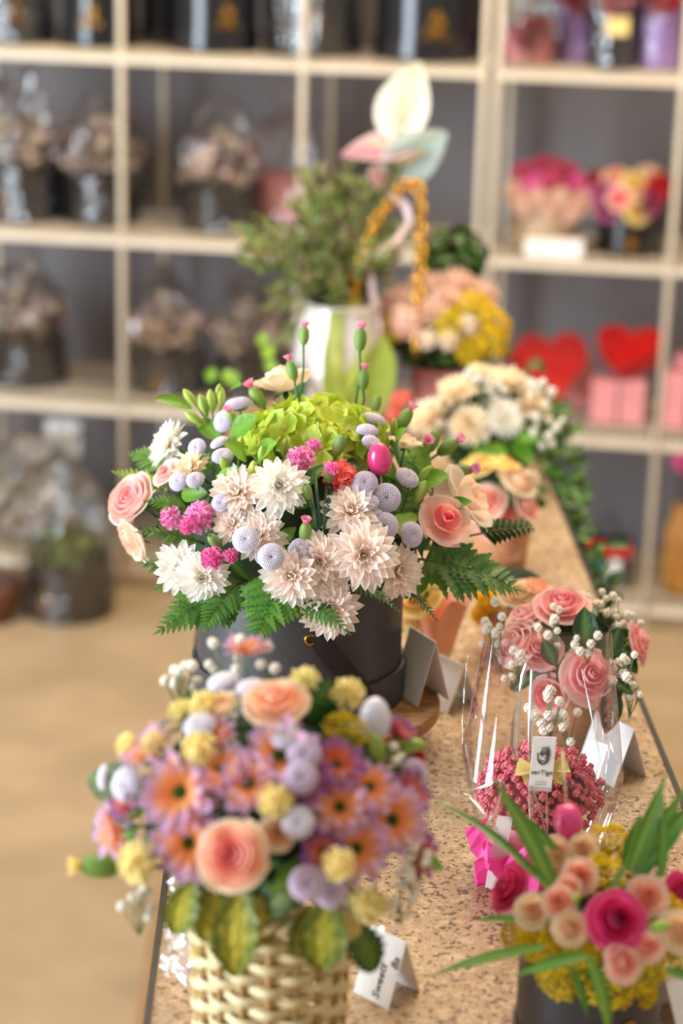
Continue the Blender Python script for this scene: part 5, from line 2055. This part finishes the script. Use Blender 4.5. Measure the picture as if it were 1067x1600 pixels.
# floor box with plant in film and brown stool edge
c = SP * 0 + atz(108, 955, 0)
c = Vector((c.x, c.y, 0))
fk_ = depth_of(c) / F
r = 66 * fk_
hat_box(c, r, .125, 'black hat box with a wrapped plant standing on the floor at left', -.5)
fd = (c + Vector((0, 0, .13)), Vector((r * .95, r * .95, .05)))
foliage('foliage_leaves', fd, 90, .05, [S(70, 84, 40), S(96, 96, 50), S(50, 64, 30)], 'dark green leaves in the black box on the floor')
wrap(c, [(r * 1.05, .002), (r * 1.1, .06), (r * 1.15, .13), (r * 1.3, .2), (r * 1.0, .27), (r * .4, .32), (r * .8, .36)], 'clear film round the black box on the floor', 91, jit=.16, group=None)
c2 = shelf_pos(50, 3, .16)
dried(c2, .1, .16, 'pale dried flowers in film on the lowest shelf at left', 55, [S(206, 184, 150), S(180, 160, 130)])
wrap(c2, [(.1, 0), (.115, .06), (.12, .12), (.09, .18), (.03, .22), (.07, .26)], 'clear film round the dried flowers on the lowest left shelf', 92, jit=.16)
c = atz(-8, 968, 0)
bs_ = link('brown_wooden_bowl', None, None, Tr(*c))
rb_ = 46 * depth_of(c) / F
part('bowl', G().lathe([(0, 0), (rb_ * .55, 0), (rb_ * .9, .03), (rb_, .065), (rb_ * .94, .09), (rb_ * .88, .088), (rb_ * .8, .03), (0, .012)], 32), 'brown_wood', bs_)
part('foot', G().lathe([(0, -.0), (rb_ * .6, 0), (rb_ * .6, .008), (0, .008)], 24), 'brown_wood', bs_)
tag(bs_, 'dark brown round wooden bowl on the floor at the left frame edge', 'bowl')

# right unit, top shelf: purple wrapped bouquets
for i, (px, mat, r, h, lab, bl) in enumerate(((826, 'pink_pot', .05, .05, 'low pale pink box on the top right shelf', ('carnation', 'magenta')),
                                              (903, 'purple_paper', .045, .12, 'lilac paper pot left of the yellow tag on the top shelf', ('carnation', 'red')),
                                              (956, 'black_paper_glossy', .045, .13, 'black pot with a yellow tag on the top right shelf', ('carnation', 'magenta')),
                                              (1030, 'purple_paper', .05, .13, 'purple paper pot at the right end of the top shelf', ('carnation', 'red')))):
    c = shelf_pos(px, 0, (.16, .24, .12, .17)[i])
    hat_box(c, r, h, lab, None, mat, 'none', 'pots on the top right shelf', name='flower_pot', cat='pot')
    dome = (c + Vector((0, 0, h)), Vector((r * 1.0, r * 1.0, .05)))
    x0, y0, _ = proj(c + Vector((0, 0, h)))
    for j in range(7):
        a = j * 2.4
        rad_ = 30 * math.sqrt(j / 7)
        flower('carnation', random.choice(['magenta', 'red', 'plum', 'pink']) if False else random.choice(['dusky', 'dusky', 'red']), x0 + rad_ * math.cos(a), y0 - 8 + rad_ * .7 * math.sin(a), 16, dome,
               'in the ' + lab.split(' on ')[0].split(' at ')[0].split(' left ')[0], 'blooms on the top right shelf', None, False)
    wrap(c, [(r * 1.08, 0), (r * 1.1, h * .6), (r * 1.2, h), (r * 1.35, h + .07), (r * 1.1, h + .13), (r * .5, h + .18)], 'clear film round the ' + lab, 100 + i, group='clear film on the top right shelf')
    if i == 2:
        g = G().box((-.022, -.001, -.018), (.022, .001, .018))
        o = part('yellow_tag', g, 'yellow_tissue', None, Tr(*(c + Vector((.0, -.052, .085)))), False)
        tag(o, 'pale yellow square tag on the black pot, top right shelf', 'tag')

# right unit, second shelf
c = shelf_pos(850, 1, .13)
hat_box(c, .066, .075, 'cream round box under the pink bouquet on the right shelf', None, 'beige_pot', 'none', name='flower_pot', cat='pot')
dm = (c + Vector((0, 0, .095)), Vector((.085, .08, .065)))
foam(dm, 'green floral foam under the pink bouquet on the right shelf', .8)
for i, (x, y, p_) in enumerate(((850, 262, 'magenta'), (820, 272, 'magenta'), (885, 270, 'magenta'), (865, 285, 'magenta'), (835, 290, 'hotpink'), (900, 292, 'hotpink'), (808, 300, 'peach'),
                                (840, 312, 'peach'), (872, 312, 'peach'), (905, 315, 'peach'), (820, 322, 'peach'), (858, 328, 'peach'), (890, 330, 'peach'), (865, 265, 'magenta'))):
    flower('carnation', p_, x, y, 22, dm, 'in the pink bouquet on the right shelf', 'blooms of the pink shelf bouquet', None, False)
g = G().box((-.058, -.02, 0), (.058, .02, .03))
g2 = G().box((-.0585, -.0205, .03), (.0585, .0205, .034))
c3 = shelf_pos(865, 1, .035)
wb = link('white_box', None, None, Tr(*c3) @ Rz(-SA))
part('tray', g, 'white_card', wb, None, False)
part('lid', g2, 'white_card', wb, None, False)
tag(wb, 'low white box in front of the pink bouquet on the right shelf', 'box')
c = shelf_pos(982, 1, .14)
hat_box(c, .07, .075, 'black hat box under the mixed rose bouquet on the right shelf', -.1)
dm = (c + Vector((0, 0, .10)), Vector((.09, .08, .055)))
foam(dm, 'green floral foam under the mixed rose bouquet', .8)
foliage('foliage_leaves', dm, 60, .045, [S(60, 86, 36), S(80, 100, 40)], 'green leaves of the mixed rose bouquet on the right shelf')
for x, y, k2, p_ in ((945, 305, 'rose', 'plum'), (962, 280, 'rose', 'peach'), (990, 290, 'rose', 'yellow'), (1020, 302, 'rose', 'red'), (995, 330, 'rose', 'yellow'), (1010, 320, 'rose', 'plum'), (930, 285, 'rose', 'red'),
                     (968, 312, 'rose', 'coral'), (1015, 275, 'rose', 'ivory'), (925, 315, 'rose', 'ivory'), (950, 325, 'rose', 'plum'), (1035, 290, 'rose', 'red')):
    flower(k2, p_, x, y, 21, dm, 'in the mixed bouquet on the right shelf', 'roses of the mixed shelf bouquet', None, False)


# right unit, third shelf: red heart boxes and pink boxes
def heart_box(c, w_, h, label, yaw, tilt=0.0):
    root = link('red_heart_box', None, None, Tr(*c) @ Rz(yaw) @ Matrix.Rotation(tilt, 4, 'X'))
    ring = []
    for i in range(40):
        t = 2 * PI * i / 40
        x = 16 * math.sin(t) ** 3
        y = 13 * math.cos(t) - 5 * math.cos(2 * t) - 2 * math.cos(3 * t) - math.cos(4 * t)
        ring.append((x / 16 * w_, y / 16 * w_))
    for nm, s, z0, z1 in (('tray', .97, 0, h * .7), ('lid', 1.0, h * .5, h)):
        g = G()
        n = len(ring)
        vs_ = [(x * s, y * s, z0) for x, y in ring] + [(x * s, y * s, z1) for x, y in ring]
        g.put(vs_, [(i, (i + 1) % n, n + (i + 1) % n, n + i) for i in range(n)] + [tuple(range(n, 2 * n)), tuple(range(n - 1, -1, -1))], (1, 1, 1))
        part(nm, g, 'red_gloss', root, None, False)
    tag(root, label, 'box', 'red heart boxes on the right shelf')


c = shelf_pos(845, 2, .16)
heart_box(c + Vector((0, .0, .095)), .082, .06, 'large red heart box standing behind the cream bouquet', -SA + .5, 1.0)
c = shelf_pos(975, 2, .2)
pinks = []
for i, (px, bk_, hh) in enumerate(((905, .24, .105), (942, .14, .09), (985, .14, .095), (1050, .13, .12), (1068, .2, .14))):
    cc_ = shelf_pos(px, 2, bk_)
    root = link('pink_gift_box', None, None, Tr(*cc_) @ Rz(-SA))
    part('tray', G().box((-.026, -.026, 0), (.026, .026, hh * .8)), 'pink_pot', root, None, False)
    part('lid', G().box((-.0275, -.0275, hh * .72), (.0275, .0275, hh)), 'pink_pot', root, None, False)
    register(root, 'small dusty pink gift box', 'on the third right shelf', px, 'pink gift boxes on the right shelf', 'box')
heart_box(c + Vector((0, -.03, .128)), .072, .045, 'red heart box lying tilted on the pink gift boxes', -SA - .2, .55)
# lowest right: dark bag with red and teal, amber jar
c = atz(945, 905, 0) if False else shelf_pos(945, 3, .12)
root = link('gift_bag', None, None, Tr(*c) @ Rz(-SA))
part('body', G().box((-.05, -.025, 0), (.05, .025, .10)), 'black_paper_glossy', root, None, False)
part('red_band', G().box((-.0505, -.0255, .07), (.0505, .0255, .10)), 'red_gloss', root, None, False)
part('teal_panel', G().box((-.03, -.0262, .012), (.002, -.025, .062)), 'teal_gloss', root, None, False)
part('white_panel', G().box((.010, -.0262, .012), (.03, -.025, .062)), 'white_card', root, None, False)
for s in (-1, 1):
    part('handle', G().tube([(-.02, s * .02, .1), (-.018, s * .02, .14), (0, s * .02, .155), (.018, s * .02, .14), (.02, s * .02, .1)], .002, 6), 'black_ribbon', root)
tag(root, 'black gift bag with red band and teal panel on the lowest shelf', 'bag')
c = shelf_pos(1062, 3, .1)
root = link('amber_vase', None, None, Tr(*c))
part('body', G().lathe([(0, 0), (.032, 0), (.04, .03), (.04, .14), (.028, .17), (.03, .19), (.026, .19), (.024, .17), (0, .16)], 28), 'amber', root)
tag(root, 'amber brown vase on the lowest right shelf at the frame edge', 'vase')
flower('carnation', 'hotpink', 1066, 722, 20, (c + Vector((0, 0, .24)), Vector((.02, .02, .02))), 'above the amber vase', 'blooms on the lowest right shelf', (0, .3, .9), False)
# dark trailing plant in the pot behind the peach bouquet (deep green blob by the double post)
cg = atz(690, 640, TZ)
o = foliage('leafy_plant', (Vector((cg.x + .01, cg.y + .055, TZ + .215)), Vector((.052, .045, .05))), 150, .035, [S(56, 92, 30), S(72, 106, 36), S(40, 70, 24)], 'dark green leafy plant between chain and double shelf post', 'plant', half=False)
g = G().tube([(0, 0, -.21), (0, 0, 0)], .006, 6, S(80, 90, 40))
part('stem', g, 'leaf', o)
part('pot', G().lathe([(0, -.2148), (.022, -.2148), (.028, -.16), (.026, -.16), (0, -.165)], 24), 'kraft', o)

finish_labels()
